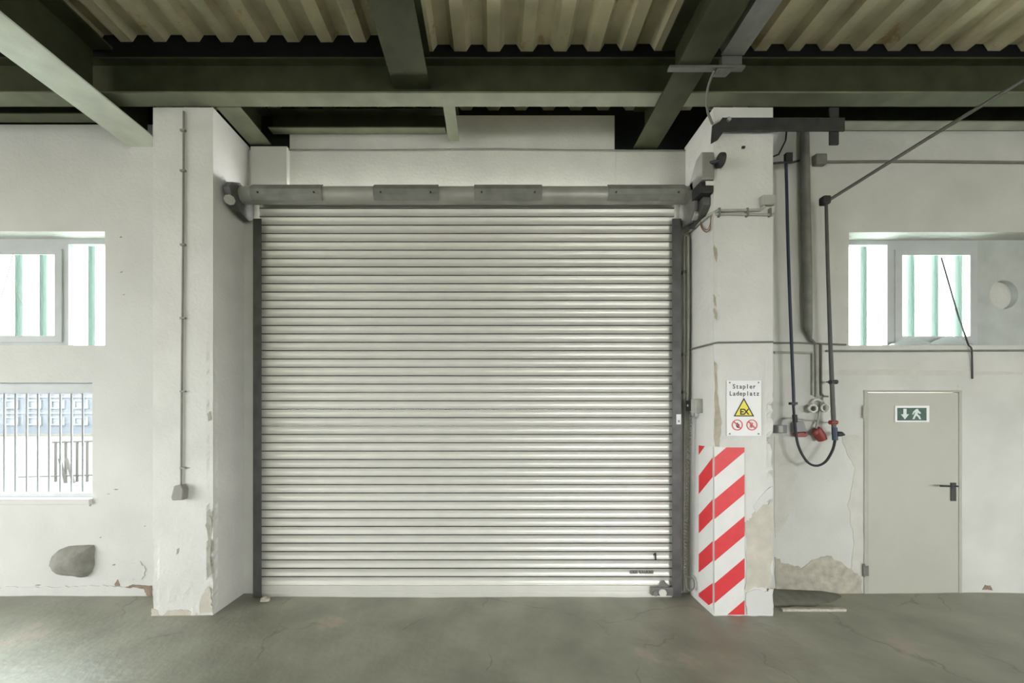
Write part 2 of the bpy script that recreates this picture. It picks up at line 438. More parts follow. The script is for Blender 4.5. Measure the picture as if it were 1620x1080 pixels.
# wall around / above the shutter opening
zc = Z(237, YC)
wc = MB().box(XPL1 - 0.05, XPR0 + 0.05, YC, YC + 0.25, Z(300, YC), zc)
wc.box(XPL1 - 0.05, -2.34, 3.845, YC + 0.25, -0.1, Z(300, YC)).box(1.80, XPR0 + 0.05, 3.845, YC + 0.25, -0.1, Z(300, YC))
wc = wc.build('wall_center', M['lintel'], bevel=0.006)
tag(wc, 'plastered lintel and jambs framing the roller shutter', 'wall', kind='structure')
MB().box(X(397, 3.88), X(455, 3.88), 3.87, YC + 0.01, Z(300, 3.88), Z(232, 3.88)).build('bearing_block', M['lintel'], wc, bevel=0.006)
MB().box(X(457, YC), X(973, YC), 3.93, 4.02, zc + 0.012, Z(181, YC)).build('upstand_panel', M['lintel'], wc, bevel=0.005)
MB().box(X(974, 3.9), X(976, 3.9), 3.915, 3.93, Z(292, 3.92), zc).build('plaster_joint', M['plaster'], wc)
# dark cladding above the masonry, closing the hall under the roof
cl = MB().box(-XB, XB, 4.03, 4.12, 4.3, 5.4).build('wall_upper', M['clad'])
tag(cl, 'dark cladding strip above the masonry under the roof', 'wall', kind='structure')
# rest of the hall: made-up light openings in the back and side walls, behind the camera
wb = wall_holes(MB(), -XB, XB, -0.1, 5.3, -8.25, -8.0, [OPEN_B]).build('wall_back', M['hall'])
tag(wb, 'unseen rear hall wall with a made-up light opening behind the viewer', 'wall', kind='structure')
def side_wall(name, x0, x1, holes, label):
    mb = wall_holes(MB(), -8.25, 4.3, -0.1, 5.3, x0, x1, holes)
    mb.v = [(y, x, z) for (x, y, z) in mb.v]
    return tag(mb.build(name, M['hall']), label, 'wall', kind='structure')
side_wall('wall_side_left', -XB - 0.2, -XB, [OPEN_L], 'unseen hall side wall with a wide made-up light opening')
side_wall('wall_side_right', XB, XB + 0.2, [OPEN_R], 'unseen hall side wall beyond the steel door with a made-up light opening')

# ---- roof sheets
ceil = thing('ceiling', (0, 0, 5.1), 'yellowed corrugated roof sheets between dark green steel beams', 'ceiling', kind='structure')
MB().box(-XB, XB, -8.25, 4.3, 5.32, 5.4).build('roof_deck', M['black'], ceil)
def sheet_mesh(width, pitch, depth, y0, y1, name):
    prof = []
    n = int(round(width / pitch))
    for i in range(n):
        x = i * pitch
        prof += [(x, depth), (x + 0.36 * pitch, depth), (x + 0.5 * pitch, 0.0), (x + 0.86 * pitch, 0.0)]
    prof.append((n * pitch, depth))
    vs, fs = [], []
    for (x, z) in prof: vs += [(x, y0, z), (x, y1, z), (x, y0, z + 0.003), (x, y1, z + 0.003)]
    for i in range(len(prof) - 1):
        a, b = 4 * i, 4 * (i + 1)
        fs += [(a, a + 1, b + 1, b), (a + 2, b + 2, b + 3, a + 3), (a, b, b + 2, a + 2), (a + 1, a + 3, b + 3, b + 1)]
    fs += [(0, 2, 3, 1), (len(vs) - 4, len(vs) - 3, len(vs) - 1, len(vs) - 2)]
    me = bpy.data.meshes.new(name); me.from_pydata(vs, [], fs)
    bm = bmesh.new(); bm.from_mesh(me); bmesh.ops.recalc_face_normals(bm, faces=bm.faces); bm.to_mesh(me); bm.free()
    me.materials.append(M['sheet'])
    return me
PITCH = 0.296
shm = sheet_mesh(3 * PITCH, PITCH, 0.062, -8.0, 3.31, 'roof_sheet')
x = -12.332
while x < XB - 0.2:
    z = 5.14 if x < -0.95 else 5.058
    o = bpy.data.objects.new('roof_sheet', shm); COL.objects.link(o); o.parent = ceil
    o.location = (x, 0, z - 5.1 + random.uniform(-0.004, 0.004))
    x += 3 * PITCH
shb = sheet_mesh(3 * PITCH, PITCH, 0.062, 3.42, 4.03, 'roof_sheet_rear')
x = -12.332
while x < XB - 0.2:
    o = bpy.data.objects.new('rear_roof_sheet', shb); COL.objects.link(o); o.parent = ceil; o.location = (x, 0, 0.02); x += 3 * PITCH
MB().box(-XB, XB, 3.315, 3.415, 4.985, 5.31).build('closure_strip', M['black'], ceil)

# ---- steel beams
def ibeam_x(name, x0, x1, y0, y1, z0, z1, label, tf=0.016, tw=0.012):
    t = thing(name, ((x0 + x1) / 2, (y0 + y1) / 2, z0), label, 'beam', kind='structure')
    yc = (y0 + y1) / 2
    MB().box(x0, x1, y0, y1, z0, z0 + tf).build('bottom_flange', M['flange'], t, bevel=0.003)
    MB().box(x0, x1, yc - tw / 2, yc + tw / 2, z0 + tf, z1 - tf).build('web', M['steel'], t)
    MB().box(x0, x1, y0, y1, z1 - tf, z1).build('top_flange', M['steel'], t, bevel=0.003)
    return t
GZ0, GZ1, GY0, GY1 = 4.657, 4.975, 3.274, 3.422
ibeam_x('steel_girder', -XB, XB, GY0, GY1, GZ0, GZ1, 'long dark green steel girder crossing above the shutter and both pillars')

def ibeam_y(name, x0, x1, y0, y1, z0, z1, label, fm, wm, notch=None, tf=0.016, tw=0.014, group=None):
    t = thing(name, ((x0 + x1) / 2, y0, z0), label, 'beam', group, kind='structure')
    xc = (x0 + x1) / 2
    MB().box(x0, x1, y0, y1, z0, z0 + tf).build('bottom_flange', fm, t, bevel=0.003)
    segs = [(y0, y1)] if not notch else [(y0, notch[0]), (notch[1], y1)]
    wb_, tb_ = MB(), MB()
    for a, b in segs:
        wb_.box(xc - tw / 2, xc + tw / 2, a, b, z0 + tf, z1 - tf)
        tb_.box(x0, x1, a, b, z1 - tf, z1)
    if notch and notch[2] > z0 + tf + 0.01:
        wb_.box(xc - tw / 2, xc + tw / 2, notch[0], notch[1], z0 + tf, notch[2])
    wb_.build('web', wm, t)
    tb_.build('top_flange', wm, t)
    return t
ibeam_y('roof_beam', -3.70, -3.335, -7.9, 3.80, 4.554, 5.05, 'grey green roof beam, window light painted on its underside, ending in the wall beside the shutter pillar', M['lit_beam'], M['steel'], (GY0 - 0.003, GY1 + 0.003, GZ0 - 0.003))
ibeam_y('roof_beam', -0.885, -0.56, -7.9, GY0 + 0.06, 4.745, 5.04, 'dark green roof beam meeting the girder above the middle of the shutter', M['steel'], M['steel'])
ibeam_y('roof_beam', 1.48, 1.73, -7.9, 3.93, 4.636, 5.04, 'dark green roof beam passing under the girder next to the cable tray', M['steel'], M['steel'], (GY0 - 0.003, GY1 + 0.003, 4.65))
ibeam_y('stub_beam', -2.54, -2.32, GY1 + 0.002, 3.90, 4.65, 4.97, 'short steel stub beam from girder to lintel near the conduit pillar', M['flange'], M['steel'])
ibeam_y('stub_beam', -0.46, -0.35, GY1 + 0.002, 3.86, 4.66, 4.95, 'narrow short steel stub behind the girder at the end of the wall channel', M['flange'], M['steel'])

def channel_x(name, x0, x1, y0, y1, z0, z1, label, fm):
    t = thing(name, ((x0 + x1) / 2, y0, z0), label, 'beam', kind='structure')
    MB().box(x0, x1, y0, y1, z0, z0 + 0.012).build('bottom_flange', fm, t)
    MB().box(x0, x1, y1 - 0.012, y1, z0 + 0.012, z1).build('web', M['steel'], t)
    MB().box(x0, x1, y0, y1, z1, z1 + 0.012).build('top_flange', M['steel'], t)
    return t
channel_x('wall_channel', -XB, -3.72, 3.68, 3.79, 4.80, 5.0, 'steel channel on top of the wall over the barred window', M['flange'])
channel_x('wall_channel', X(430, 3.9), X(705, 3.9), 3.835, 3.925, 4.782, 4.97, 'steel channel above the lintel upstand over the shutter', M['flange'])
channel_x('wall_channel', 2.62, XB, 3.735, 3.85, 4.765, 4.97, 'steel channel along the wall top over the steel door', M['lit_beam'])

# ---- pillars with chipped edges
def rough_pillar(name, x0, x1, y0, y1, z1, label, seed, wear_zones, chip_edges):
    bm = bmesh.new()
    step = 0.03
    def axis(a, b): 
        n = max(2, int(round((b - a) / step))); return [a + (b - a) * i / n for i in range(n + 1)]
    xs, ys, zs = axis(x0, x1), axis(y0, y1), axis(-0.02, z1)
    cache = {}
    def V(x, y, z):
        k = (round(x, 4), round(y, 4), round(z, 4))
        if k not in cache: cache[k] = bm.verts.new((x, y, z))
        return cache[k]
    def grid(A, B, fn):
        for i in range(len(A) - 1):
            for j in range(len(B) - 1):
                bm.faces.new((V(*fn(A[i], B[j])), V(*fn(A[i + 1], B[j])), V(*fn(A[i + 1], B[j + 1])), V(*fn(A[i], B[j + 1]))))
    grid(xs, zs, lambda a, b: (a, y0, b)); grid(xs, zs, lambda a, b: (a, y1, b))
    grid(ys, zs, lambda a, b: (x0, a, b)); grid(ys, zs, lambda a, b: (x1, a, b))
    grid(xs, ys, lambda a, b: (a, b, z1))
    bmesh.ops.recalc_face_normals(bm, faces=bm.faces)
    wl_ = bm.verts.layers.float.new('wear')
    for v in bm.verts:
        x, y, z = v.co
        wv = 0.0
        # chips on the front vertical edges
        for (ex, amp, zlo, zhi) in chip_edges:
            d = math.hypot(x - ex, y - y0)
            if d < 0.075 and zlo < z < zhi:
                nn = mnoise.noise((seed, z * 6.0, 0)) * 0.6 + mnoise.noise((seed + 5, z * 19.0, 2)) * 0.4
                fade = min(1, (z - zlo) / 0.15 + 0.3, (zhi - z) / 0.25)
                c = max(0, nn + 0.12) * amp * fade
                if d < 0.035:
                    cx = (x0 + x1) / 2
                    v.co.x += (1 if cx > ex else -1) * min(0.03, c)
                    v.co.y += min(0.03, c)
                if c > 0.012: wv = max(wv, 0.55 * (1 - d / 0.075) + 0.1)
        for (zx0, zx1, zz0, zz1, s, front) in wear_zones:
            if (abs(y - y0) < 0.02) == front and zx0 < x < zx1 and zz0 < z < zz1:
                e = min((x - zx0) / 0.05, (zx1 - x) / 0.05 if zx1 < x1 else 1, (z - zz0) / 0.08 + 0.2, (zz1 - z) / 0.10)
                nn = mnoise.noise((x * 7, z * 7, seed)) * 0.5 + mnoise.noise((x * 22, z * 22, seed)) * 0.25
                wv = max(wv, s * max(0, min(1, e)) + nn * 0.5 * s)
        # general unevenness
        if z < 0.5:
            k = (0.5 - z) * 0.02
            v.co.y += k * mnoise.noise((x * 14, z * 14, seed)) * (1 if abs(y - y0) < 0.05 else 0)
        v[wl_] = max(0, min(1, wv))
    me = bpy.data.meshes.new(name); bm.to_mesh(me); bm.free()
    o = link(name, me, M['pillar'])
    return tag(o, label, 'pillar', kind='structure')
pl = rough_pillar('pillar', XPL0, XPL1, YP, YC + 0.02, 4.65, 'white painted pillar with a vertical conduit and crumbling lower corner', 3,
    [], [(XPL1, 0.07, 0.0, 1.25), (XPL0, 0.02, 0.0, 0.9), (XPL1, 0.02, 1.25, 2.6)])
pr = rough_pillar('pillar', XPR0, XPR1, YP, YC + 0.02, 4.65, 'white painted pillar carrying the red striped marking and charging sign', 8,
    [], [(XPR1, 0.06, 0.1, 2.1), (XPR0, 0.02, 2.2, 3.4)])
M['bare_p'] = mat('bare_beige_render', (0.60, 0.565, 0.485), 0.95, var=0.10, scale=9, bump=0.5, bscale=50)
M['bare_s'] = mat('stained_render', (0.50, 0.455, 0.36), 0.95, var=0.14, scale=12, bump=0.5, bscale=60)
M['bare_g'] = mat('greenish_grey_render', (0.44, 0.44, 0.37), 0.95, var=0.14, scale=12, bump=0.5, bscale=60)
patch('bare_patch', pr, M['bare_p'], pxz([(1179, 826), (1186, 822), (1190, 812), (1200, 803), (1206, 795), (1214, 797), (1221, 790), (1222, 860), (1219, 932), (1200, 928), (1179, 934), (1180, 880)], YP), YP, 0.003, 0.012, 21, 4)
patch('bare_patch', pr, M['bare_s'], pxz([(1130, 572), (1133, 574), (1134, 600), (1136, 640), (1141, 662), (1140, 690), (1137, 706), (1130.5, 706), (1130, 650)], YP), YP, 0.003, 0.006, 22, 4)
patch('bare_patch', pr, M['plaster'], pxz([(1190, 800), (1205, 782), (1222, 768), (1222, 786), (1208, 795), (1196, 810)], YP), YP, 0.005, 0.008, 23, 3)
patch('bare_patch', pr, M['plaster'], pxz([(1180, 938), (1196, 932), (1212, 936), (1222, 930), (1222, 970), (1181, 971)], YP), YP, 0.006, 0.008, 24, 4)
for q_, (u_, v_, a_, b_) in enumerate(((1131, 400, 3, 14), (1130.5, 475, 2.5, 10), (1131, 496, 3, 9), (1184, 880, 0, 0))):
    if a_: patch('bare_patch', pr, M['bare_s'], pxz([(u_ - a_ / 2, v_ - b_), (u_ + a_, v_ - b_ / 2), (u_ + a_, v_ + b_), (u_ - a_ / 2, v_ + b_ * 0.6)], YP), YP, 0.002, 0.006, 30 + q_, 3)
patch('bare_patch', pl, M['bare_g'], pxz([(329, 816), (334, 818), (335, 840), (333, 870), (335, 905), (330, 915), (327, 880), (330, 850), (326, 830)], YP), YP, 0.002, 0.006, 41, 3)
patch('bare_patch', pl, M['bare_p'], pxz([(318, 945), (324, 932), (332, 928), (335, 950), (336, 969), (316, 969)], YP), YP, 0.004, 0.008, 42, 4)
patch('bare_patch', pl, M['bare_g'], pxz([(328, 655), (333, 650), (335, 664), (330, 666)], YP), YP, 0.002, 0.004, 43, 3)
patch('bare_patch', pl, M['bare_g'], pxz([(280, 868), (284, 866), (283, 874), (279, 877)], YP), YP, 0.0015, 0.002, 44, 2)
patch('bare_patch', pl, M['bare_p'], pxz([(240, 962), (262, 966), (285, 964), (312, 967), (312, 974), (240, 975)], YP), YP, 0.003, 0.004, 45, 5)

# ================================================================== WINDOWS
def uplank(xc, w_, y, z0, z1, parent):
    """one channel-glass plank: milky face, green flanges"""
    a, b = xc - w_ / 2 + 0.004, xc + w_ / 2 - 0.004
    p = MB().box(a, b, y + 0.04, y + 0.046, z0, z1).build('glass_plank', M['uglass'], parent)
    MB().box(a, a + 0.015, y, y + 0.0395, z0, z1).build('plank_flange', M['uglass_edge'], p)
    MB().box(b - 0.015, b, y, y + 0.0395, z0, z1).build('plank_flange', M['uglass_edge'], p)
    return p
def rect_frame(mb, x0, x1, z0, z1, y0, y1, holes):
    return wall_holes(mb, x0, x1, z0, z1, y0, y1, holes)

# window_1: upper left
Yw = YL + 0.16
t = thing('window_1', (LW1[1], Yw, LW1[2]), 'grey framed high window of milky channel glass above the barred one', 'window', kind='structure')
zf0, zf1 = LW1[2], LW1[3]
fix = (X(108, Yw), LW1[1] + 0.06, Z(547, Yw), Z(386, Yw))
cas = (-5.62, X(88, Yw), Z(531, Yw), Z(403, Yw))
rect_frame(MB(), LW1[0], LW1[1] + 0.1, zf0 - 0.06, zf1 + 0.02, Yw, Yw + 0.05, [fix, (cas[0] - 0.06, cas[1] + 0.06, cas[2] - 0.06, cas[3] + 0.05)]).build('window_frame', M['frame'], t)
c = rect_frame(MB(), cas[0] - 0.075, cas[1] + 0.075, cas[2] - 0.07, cas[3] + 0.06, Yw - 0.012, Yw - 0.0005, [cas]).build('casement', M['frame'], t, bevel=0.004)
MB().box(cas[0], cas[1], Yw + 0.02, Yw + 0.024, cas[2], cas[3]).build('pane', M['pane'], c)
MB().box(fix[0], fix[1], Yw + 0.02, Yw + 0.024, fix[2], fix[3]).build('pane', M['pane'], t)
x = X(145, Yw + 0.08)
for k in range(-2, 17): uplank(x - 0.131 - 0.262 * (k - 0) + 0.0, 0.262, Yw + 0.06, zf0 - 0.1, zf1 + 0.08, t)
# window_3: high band right of the pillar
Yv = YR + 0.18
t3 = thing('window_3', (RW1[0], Yv, RW1[2]), 'grey framed high window of milky channel glass above the steel door', 'window', kind='structure')
fix = (X(1335, Yv), X(1404, Yv), Z(547, Yv), Z(387, Yv))
cas = (X(1426, Yv), X(1533, Yv), Z(532, Yv), Z(404, Yv))
hx, hz, hr = X(1588, Yv), Z(466, Yv), 0.155
rect_frame(MB(), RW1[0] - 0.1, cas[1] + 0.09, RW1[2] - 0.06, RW1[3] + 0.02, Yv, Yv + 0.05, [fix, (cas[0] - 0.06, cas[1] + 0.06, cas[2] - 0.06, cas[3] + 0.05)]).build('window_frame', M['frame'], t3)
c = rect_frame(MB(), cas[0] - 0.075, cas[1] + 0.075, cas[2] - 0.07, cas[3] + 0.06, Yv - 0.012, Yv - 0.0005, [cas]).build('casement', M['frame'], t3, bevel=0.004)
MB().box(cas[0], cas[1], Yv + 0.02, Yv + 0.024, cas[2], cas[3]).build('pane', M['pane'], c)
MB().box(fix[0], fix[1], Yv + 0.02, Yv + 0.024, fix[2], fix[3]).build('pane', M['pane'], t3)
x = X(1366, Yv + 0.08)
for k in range(-2, 6): uplank(x + 0.131 + 0.262 * (k - 0.0) - 0.0, 0.262, Yv + 0.06, RW1[2] - 0.1, RW1[3] + 0.08, t3)
# infill board with round flue hole
bx0, bx1, bz0, bz1 = cas[1] + 0.09, RW1[1], RW1[2] - 0.06, RW1[3] + 0.02
N = 40
def board_with_hole():
    mb = MB()
    sq = []
    for k in range(N):
        a = 2 * math.pi * k / N
        dx, dz = math.cos(a), math.sin(a)
        s = 0.24 / max(abs(dx), abs(dz))
        sq.append((hx + dx * s, hz + dz * s))
    for yy in (Yv, Yv + 0.052):
        vs = [(hx + hr * math.cos(2 * math.pi * k / N), yy, hz + hr * math.sin(2 * math.pi * k / N)) for k in range(N)] + [(p[0], yy, p[1]) for p in sq]
        mb.add(vs, [(k, (k + 1) % N, N + (k + 1) % N, N + k) for k in range(N)])
    ring = [(hx + hr * math.cos(2 * math.pi * k / N), y, hz + hr * math.sin(2 * math.pi * k / N)) for y in (Yv, Yv + 0.052) for k in range(N)]
    mb.add(ring, [(k, (k + 1) % N, N + (k + 1) % N, N + k) for k in range(N)])
    a, b, c_, d = hx - 0.24, hx + 0.24, hz - 0.24, hz + 0.24
    mb.box(bx0, a, Yv, Yv + 0.052, bz0, bz1); mb.box(b, bx1, Yv, Yv + 0.052, bz0, bz1)
    mb.box(a, b, Yv, Yv + 0.052, bz0, c_); mb.box(a, b, Yv, Yv + 0.052, d, bz1)
    return mb
board_with_hole().build('infill_board', M['board'], t3)
MB().disc((hx, Yv + 0.0555, hz), 'y', hr + 0.02, 0.005, 40).build('flue_plug', M['plaster'], t3)

# window_2: barred low window on the left
Y2 = YL + 0.06
t2 = thing('window_2', (LW2[1], Y2, LW2[2]), 'low barred window looking out on a blue building', 'window', kind='structure')
x0, x1 = LW2[0], LW2[1] + 0.04
zt, zb = Z(622, Y2), Z(779, Y2)
MB().box(x0, x1, Y2, Y2 + 0.06, zt, LW2[3] - 0.002).build('head_rail', M['frame'], t2, bevel=0.004)
MB().box(x0, x1, Y2, Y2 + 0.06, LW2[2], zb).build('bottom_rail', M['frame'], t2, bevel=0.004)
MB().box(x0, LW2[1], YL - 0.03, Y2 - 0.002, LW2[2] - 0.012, LW2[2] + 0.045).build('window_sill', M['plaster'], t2, bevel=0.006)
MB().box(x0, x1, Y2 + 0.09, Y2 + 0.094, LW2[2], LW2[3]).build('pane', M['pane'], t2)
for i in range(22):
    bxx = X(131 - 17.7 * i, Y2 + 0.03)
    MB().tube([(bxx, Y2 + 0.03, zb - 0.02), (bxx, Y2 + 0.03, zt + 0.02)], 0.0085, 8).build('bar', M['bar'], t2, smooth=True)

# ================================================================== DOOR
d = thing('door_1', (DX0, YR, 0), 'beige grey steel door with exit sign and black lever handle', 'door', kind='structure')
fr = MB().box(DX0, DX0 + 0.035, YR - 0.012, YR + 0.12, -0.01, DZ1).box(DX1 - 0.03, DX1, YR - 0.006, YR + 0.12, -0.01, DZ1).box(DX0 + 0.035, DX1 - 0.03, YR - 0.010, YR + 0.12, DZ1 - 0.02, DZ1)
fr.build('door_frame', M['doorframe'], d, bevel=0.003)
leaf = MB().box(DX0 + 0.039, DX1 - 0.034, YR - 0.004, YR + 0.045, -0.03, DZ1 - 0.026).build('door_leaf', M['door'], d, bevel=0.004)
for vz in (651, 902):
    MB().tube([P(1367, vz + 10, YR - 0.018), P(1367, vz - 10, YR - 0.018)], 0.010, 10).box(X(1366, YR), X(1372, YR), YR - 0.016, YR - 0.008, Z(vz + 8, YR), Z(vz - 8, YR)).build('hinge', M['doorframe'] if vz < 700 else M['conduit_d'], d)
hd = MB().box(X(1502.5, YR), X(1510.5, YR), YR - 0.014, YR - 0.003, Z(792, YR), Z(763, YR)).build('handle_plate', M['dark'], leaf and d, bevel=0.003)
hp = [P(1506.5, 769, YR - 0.005), P(1506.5, 769, YR - 0.055), P(1504, 769, YR - 0.062), P(1488, 768.5, YR - 0.062)]
MB().tube(hp, 0.0095, 10).build('lever', M['dark'], d, smooth=True)
MB().tube([P(1510, 769, YR - 0.008), P(1515, 769, YR - 0.008)], 0.009, 10).build('latch', M['dark'], d)

# exit sign on the leaf
es = thing('exit_sign', tuple(P(1443, 667, YR - 0.012)), 'small white rimmed green exit sign on the steel door', 'sign')
ye = YR - 0.014
MB().box(X(1416.5, ye), X(1470.5, ye), ye, ye + 0.009, Z(667.5, ye), Z(641.5, ye)).build('sign_plate', M['white'], es, bevel=0.003)
MB().box(X(1419.5, ye), X(1465.5, ye), ye - 0.002, ye + 0.001, Z(665, ye), Z(645, ye)).build('green_field', M['sign_green'], es)
def flat(name, pts, y, mt, parent, t=0.0015):
    return MB().prism([(X(u, y), Z(v, y)) for u, v in pts], 'y', y - t, y).build(name, mt, parent)
ys2 = ye - 0.0022
flat('arrow', [(1429, 646.5), (1434, 646.5), (1434, 655), (1438, 655), (1431.5, 663), (1425, 655), (1429, 655)], ys2, M['sign_pale'], es)
man = [(1449, 647), (1452, 646.5), (1453, 649), (1457, 653), (1455.5, 654.5), (1452, 652.5), (1451.5, 655), (1455, 658), (1457, 663), (1454.5, 663), (1452, 659), (1449, 657), (1446.5, 662.5), (1443.5, 663), (1446.5, 656), (1448, 651.5), (1446, 653), (1444.5, 656), (1443, 655), (1445, 650.5)]
flat('running_figure', man, ys2, M['sign_pale'], es)

# ================================================================== ROLLER SHUTTER
SX0, SX1 = X(410, YS), X(1067, YS)
rs = thing('roller_shutter', ((SX0 + SX1) / 2, YS, 0), 'wide closed galvanised roller shutter between the two pillars', 'roller shutter')
NS, z_bot = 46, 0.109
z_top = 0.109 + 46 * 0.0847
p = (z_top - z_bot) / NS
def slat_mesh():
    fr_ = []
    n = 9
    fr_ += [(0.018, 0.0), (0.017, 0.004), (-0.003, 0.0055)]
    for i in range(n + 1):
        t_ = i / n
        fr_.append((-0.005 + 0.0125 * math.sin(math.pi * t_), 0.0070 + (p - 0.0125) * t_))
    fr_ += [(-0.003, p - 0.0045), (0.017, p - 0.0035), (0.018, p - 0.0002)]
    back = [(0.026, p - 0.0002), (0.026, 0.0)]
    mb = MB().prism(fr_ + back, 'x', SX0, SX1)
    me = bpy.data.meshes.new('slat'); me.from_pydata(mb.v, [], mb.f)
    bm = bmesh.new(); bm.from_mesh(me); bmesh.ops.recalc_face_normals(bm, faces=bm.faces); bm.to_mesh(me); bm.free()
    me.materials.append(M['galv']); me.materials.append(M['joint_shade'])
    for f in me.polygons:                      # groove shade painted on the joint between two slats
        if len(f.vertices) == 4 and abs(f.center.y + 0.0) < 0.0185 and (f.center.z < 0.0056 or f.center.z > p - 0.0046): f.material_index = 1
    me.polygons.foreach_set('use_smooth', [True] * len(me.polygons)); me.set_sharp_from_angle(angle=math.radians(35))
    return me
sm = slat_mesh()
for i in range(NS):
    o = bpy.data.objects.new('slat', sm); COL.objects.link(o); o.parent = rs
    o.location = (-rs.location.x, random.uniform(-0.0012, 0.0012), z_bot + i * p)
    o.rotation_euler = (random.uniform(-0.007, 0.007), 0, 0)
MB().prism([(YS + 0.018, -0.03), (YS - 0.012, -0.03), (YS - 0.012, 0.028), (YS - 0.003, 0.034), (YS - 0.003, 0.046), (YS - 0.008, 0.050), (YS - 0.006, 0.104), (YS + 0.018, 0.106)], 'x', SX0, SX1).build('bottom_bar', M['galv'], rs, bevel=0.002)
for a, b in ((400, 413.5), (1063.5, 1078)):
    ya = 3.738
    MB().box(X(a, ya), X(b, ya), ya, ya + 0.006, 0, 3.80).box(X(a, ya) if a < 700 else X(b, ya) - 0.03, X(a, ya) + 0.03 if a < 700 else X(b, ya), ya + 0.006, 3.843, 0, 3.80).build('guide_rail', M['rail'], rs, bevel=0.003)
# barrel
BY, BZ, BR = 3.665, 3.985, 0.080
MB().tube([(X(376, 3.6), BY, BZ), (X(1092, 3.6), BY, BZ)], BR, 28).build('barrel', M['barrel'], rs, smooth=True)
for (a, b) in ((395, 508), (590, 693), (750, 858), (963, 1086)):
    mb = MB()
    prof = []
    for ang in (118, 150, 172, 202, 236):      # faceted plate wrapped round the barrel front
        r_ = BR + 0.010
        prof.append((BY + r_ * math.cos(math.radians(ang)) * 1.03, BZ + r_ * math.sin(math.radians(ang)) * 1.03))
    inner = [(BY + (q[0] - BY) * 0.93, BZ + (q[1] - BZ) * 0.93) for q in prof][::-1]
    mb.prism(prof + inner, 'x', X(a, 3.58), X(b, 3.58))
    stp = mb.build('strap', M['strap'], rs)
    for uu in (a + 12, b - 12):
        MB().disc((X(uu, 3.57), BY - BR - 0.013, BZ - 0.02), 'y', 0.008, 0.01, 10).build('bolt', M['dark'], stp)
# skirt where the curtain leaves the barrel
MB().box(SX0 + 0.02, SX1 - 0.02, BY + 0.02, YS - 0.0, BZ - 0.01, BZ + 0.02).build('curtain_lead', M['strap'], rs)
# left bearing bracket, a plate standing on the pillar's side
bp_ = [(3.62, 4.085), (3.70, 4.06), (3.835, 4.0), (3.835, 3.84), (3.76, 3.775), (3.62, 3.80), (3.50, 3.90), (3.475, 3.96), (3.52, 4.03)]
br = MB().prism(bp_, 'x', -2.52, -2.455).build('bearing_bracket', M['rail'], rs, bevel=0.006)
MB().prism([(3.60, 3.90), (3.69, 4.06), (3.72, 4.0), (3.70, 3.86)], 'x', -2.566, -2.52).build('wall_plate', M['motor'], rs)
MB().disc((-2.44, BY, BZ), 'x', 0.06, 0.04, 20).build('bearing', M['dark'], rs)
MB().tube([P(363, 316, 3.46), P(364, 316, 3.50)], 0.045, 8).build('bolt_cap', M['conduit'], rs)
# right bearing plate
MB().prism([(3.56, 4.07), (3.80, 4.03), (3.835, 3.86), (3.76, 3.72), (3.62, 3.70), (3.53, 3.80)], 'x', 1.905, 1.945).build('bearing_bracket', M['motor'], rs, bevel=0.005)
# number, maker's mark and lock near the bottom
yt = YS - 0.0105
flat('number_one', [(1033.5, 876.5), (1036, 874), (1038, 874), (1038.5, 886), (1036.2, 886), (1036, 877.5), (1033.5, 878.3)], yt, M['ink'], rs)
mk = MB()
for a, b in ((997, 1001.5), (1002.5, 1005.5), (1006.3, 1009.5), (1012.5, 1016), (1017, 1019), (1019.8, 1023), (1024, 1027.5), (1028.2, 1030.5), (1031, 1033.8)):
    mk.box(X(a, yt), X(b, yt), yt - 0.001, yt + 0.012, Z(907.3, yt), Z(902.6, yt))
mk.build('maker_mark', M['strap'], rs)
lk = MB().box(X(1030, 3.75), X(1064, 3.75), 3.735, 3.772, Z(941, 3.75), Z(928, 3.75)).prism([(X(1042, 3.75), Z(928, 3.75)), (X(1058, 3.75), Z(928, 3.75)), (X(1052, 3.75), Z(919, 3.75)), (X(1049, 3.75), Z(919, 3.75))], 'y', 3.745, 3.768)
lk = lk.build('lock_case', M['motor'], rs, bevel=0.003)
MB().disc(P(1048.5, 937.5, 3.725), 'y', 0.037, 0.02, 24).build('lock_knob', M['white_coil'], lk, bevel=0.003)
MB().disc(P(1037, 938.5, 3.73), 'y', 0.026, 0.012, 18).build('lock_escutcheon', M['strap'], lk)
MB().box(X(1070, 3.735), X(1077, 3.735), 3.728, 3.7375, Z(671, 3.735), Z(655, 3.735)).build('rail_label', M['white'], rs)
MB().box(X(1072.3, 3.73), X(1075, 3.73), 3.7265, 3.7282, Z(667.5, 3.73), Z(664.5, 3.73)).build('label_print', M['strap'], rs)

# ================================================================== SHUTTER MOTOR
mo = thing('shutter_motor', (1.97, 3.5, 3.75), 'grey shutter drive motor mounted on the pillar side at the barrel end', 'motor')
MB().prism([(3.395, 3.975), (3.395, 4.215), (3.41, 4.235), (3.50, 4.22), (3.62, 4.08), (3.62, 3.98)], 'x', 1.905, 2.018).build('motor_cover', M['motor_box'], mo, bevel=0.008)
MB().box(X(1116.5, 3.39), X(1130, 3.39), 3.388, 3.394, Z(293, 3.39), Z(286.5, 3.39)).build('rating_label', M['white_coil'], mo)
MB().box(1.895, 2.018, 3.41, 3.56, 3.865, 3.97).build('terminal_base', M['dark'], mo, bevel=0.008)
MB().prism([(3.46, 3.86), (3.46, 3.78), (3.55, 3.70), (3.72, 3.68), (3.80, 3.76), (3.80, 3.90), (3.70, 3.98), (3.57, 3.98), (3.57, 3.86)], 'x', 1.95, 2.020).build('gearbox', M['rail'], mo, bevel=0.01)
MB().disc((1.935, 3.63, 3.85), 'x', 0.085, 0.03, 24).build('gear_cover', M['motor_box'], mo, bevel=0.006)
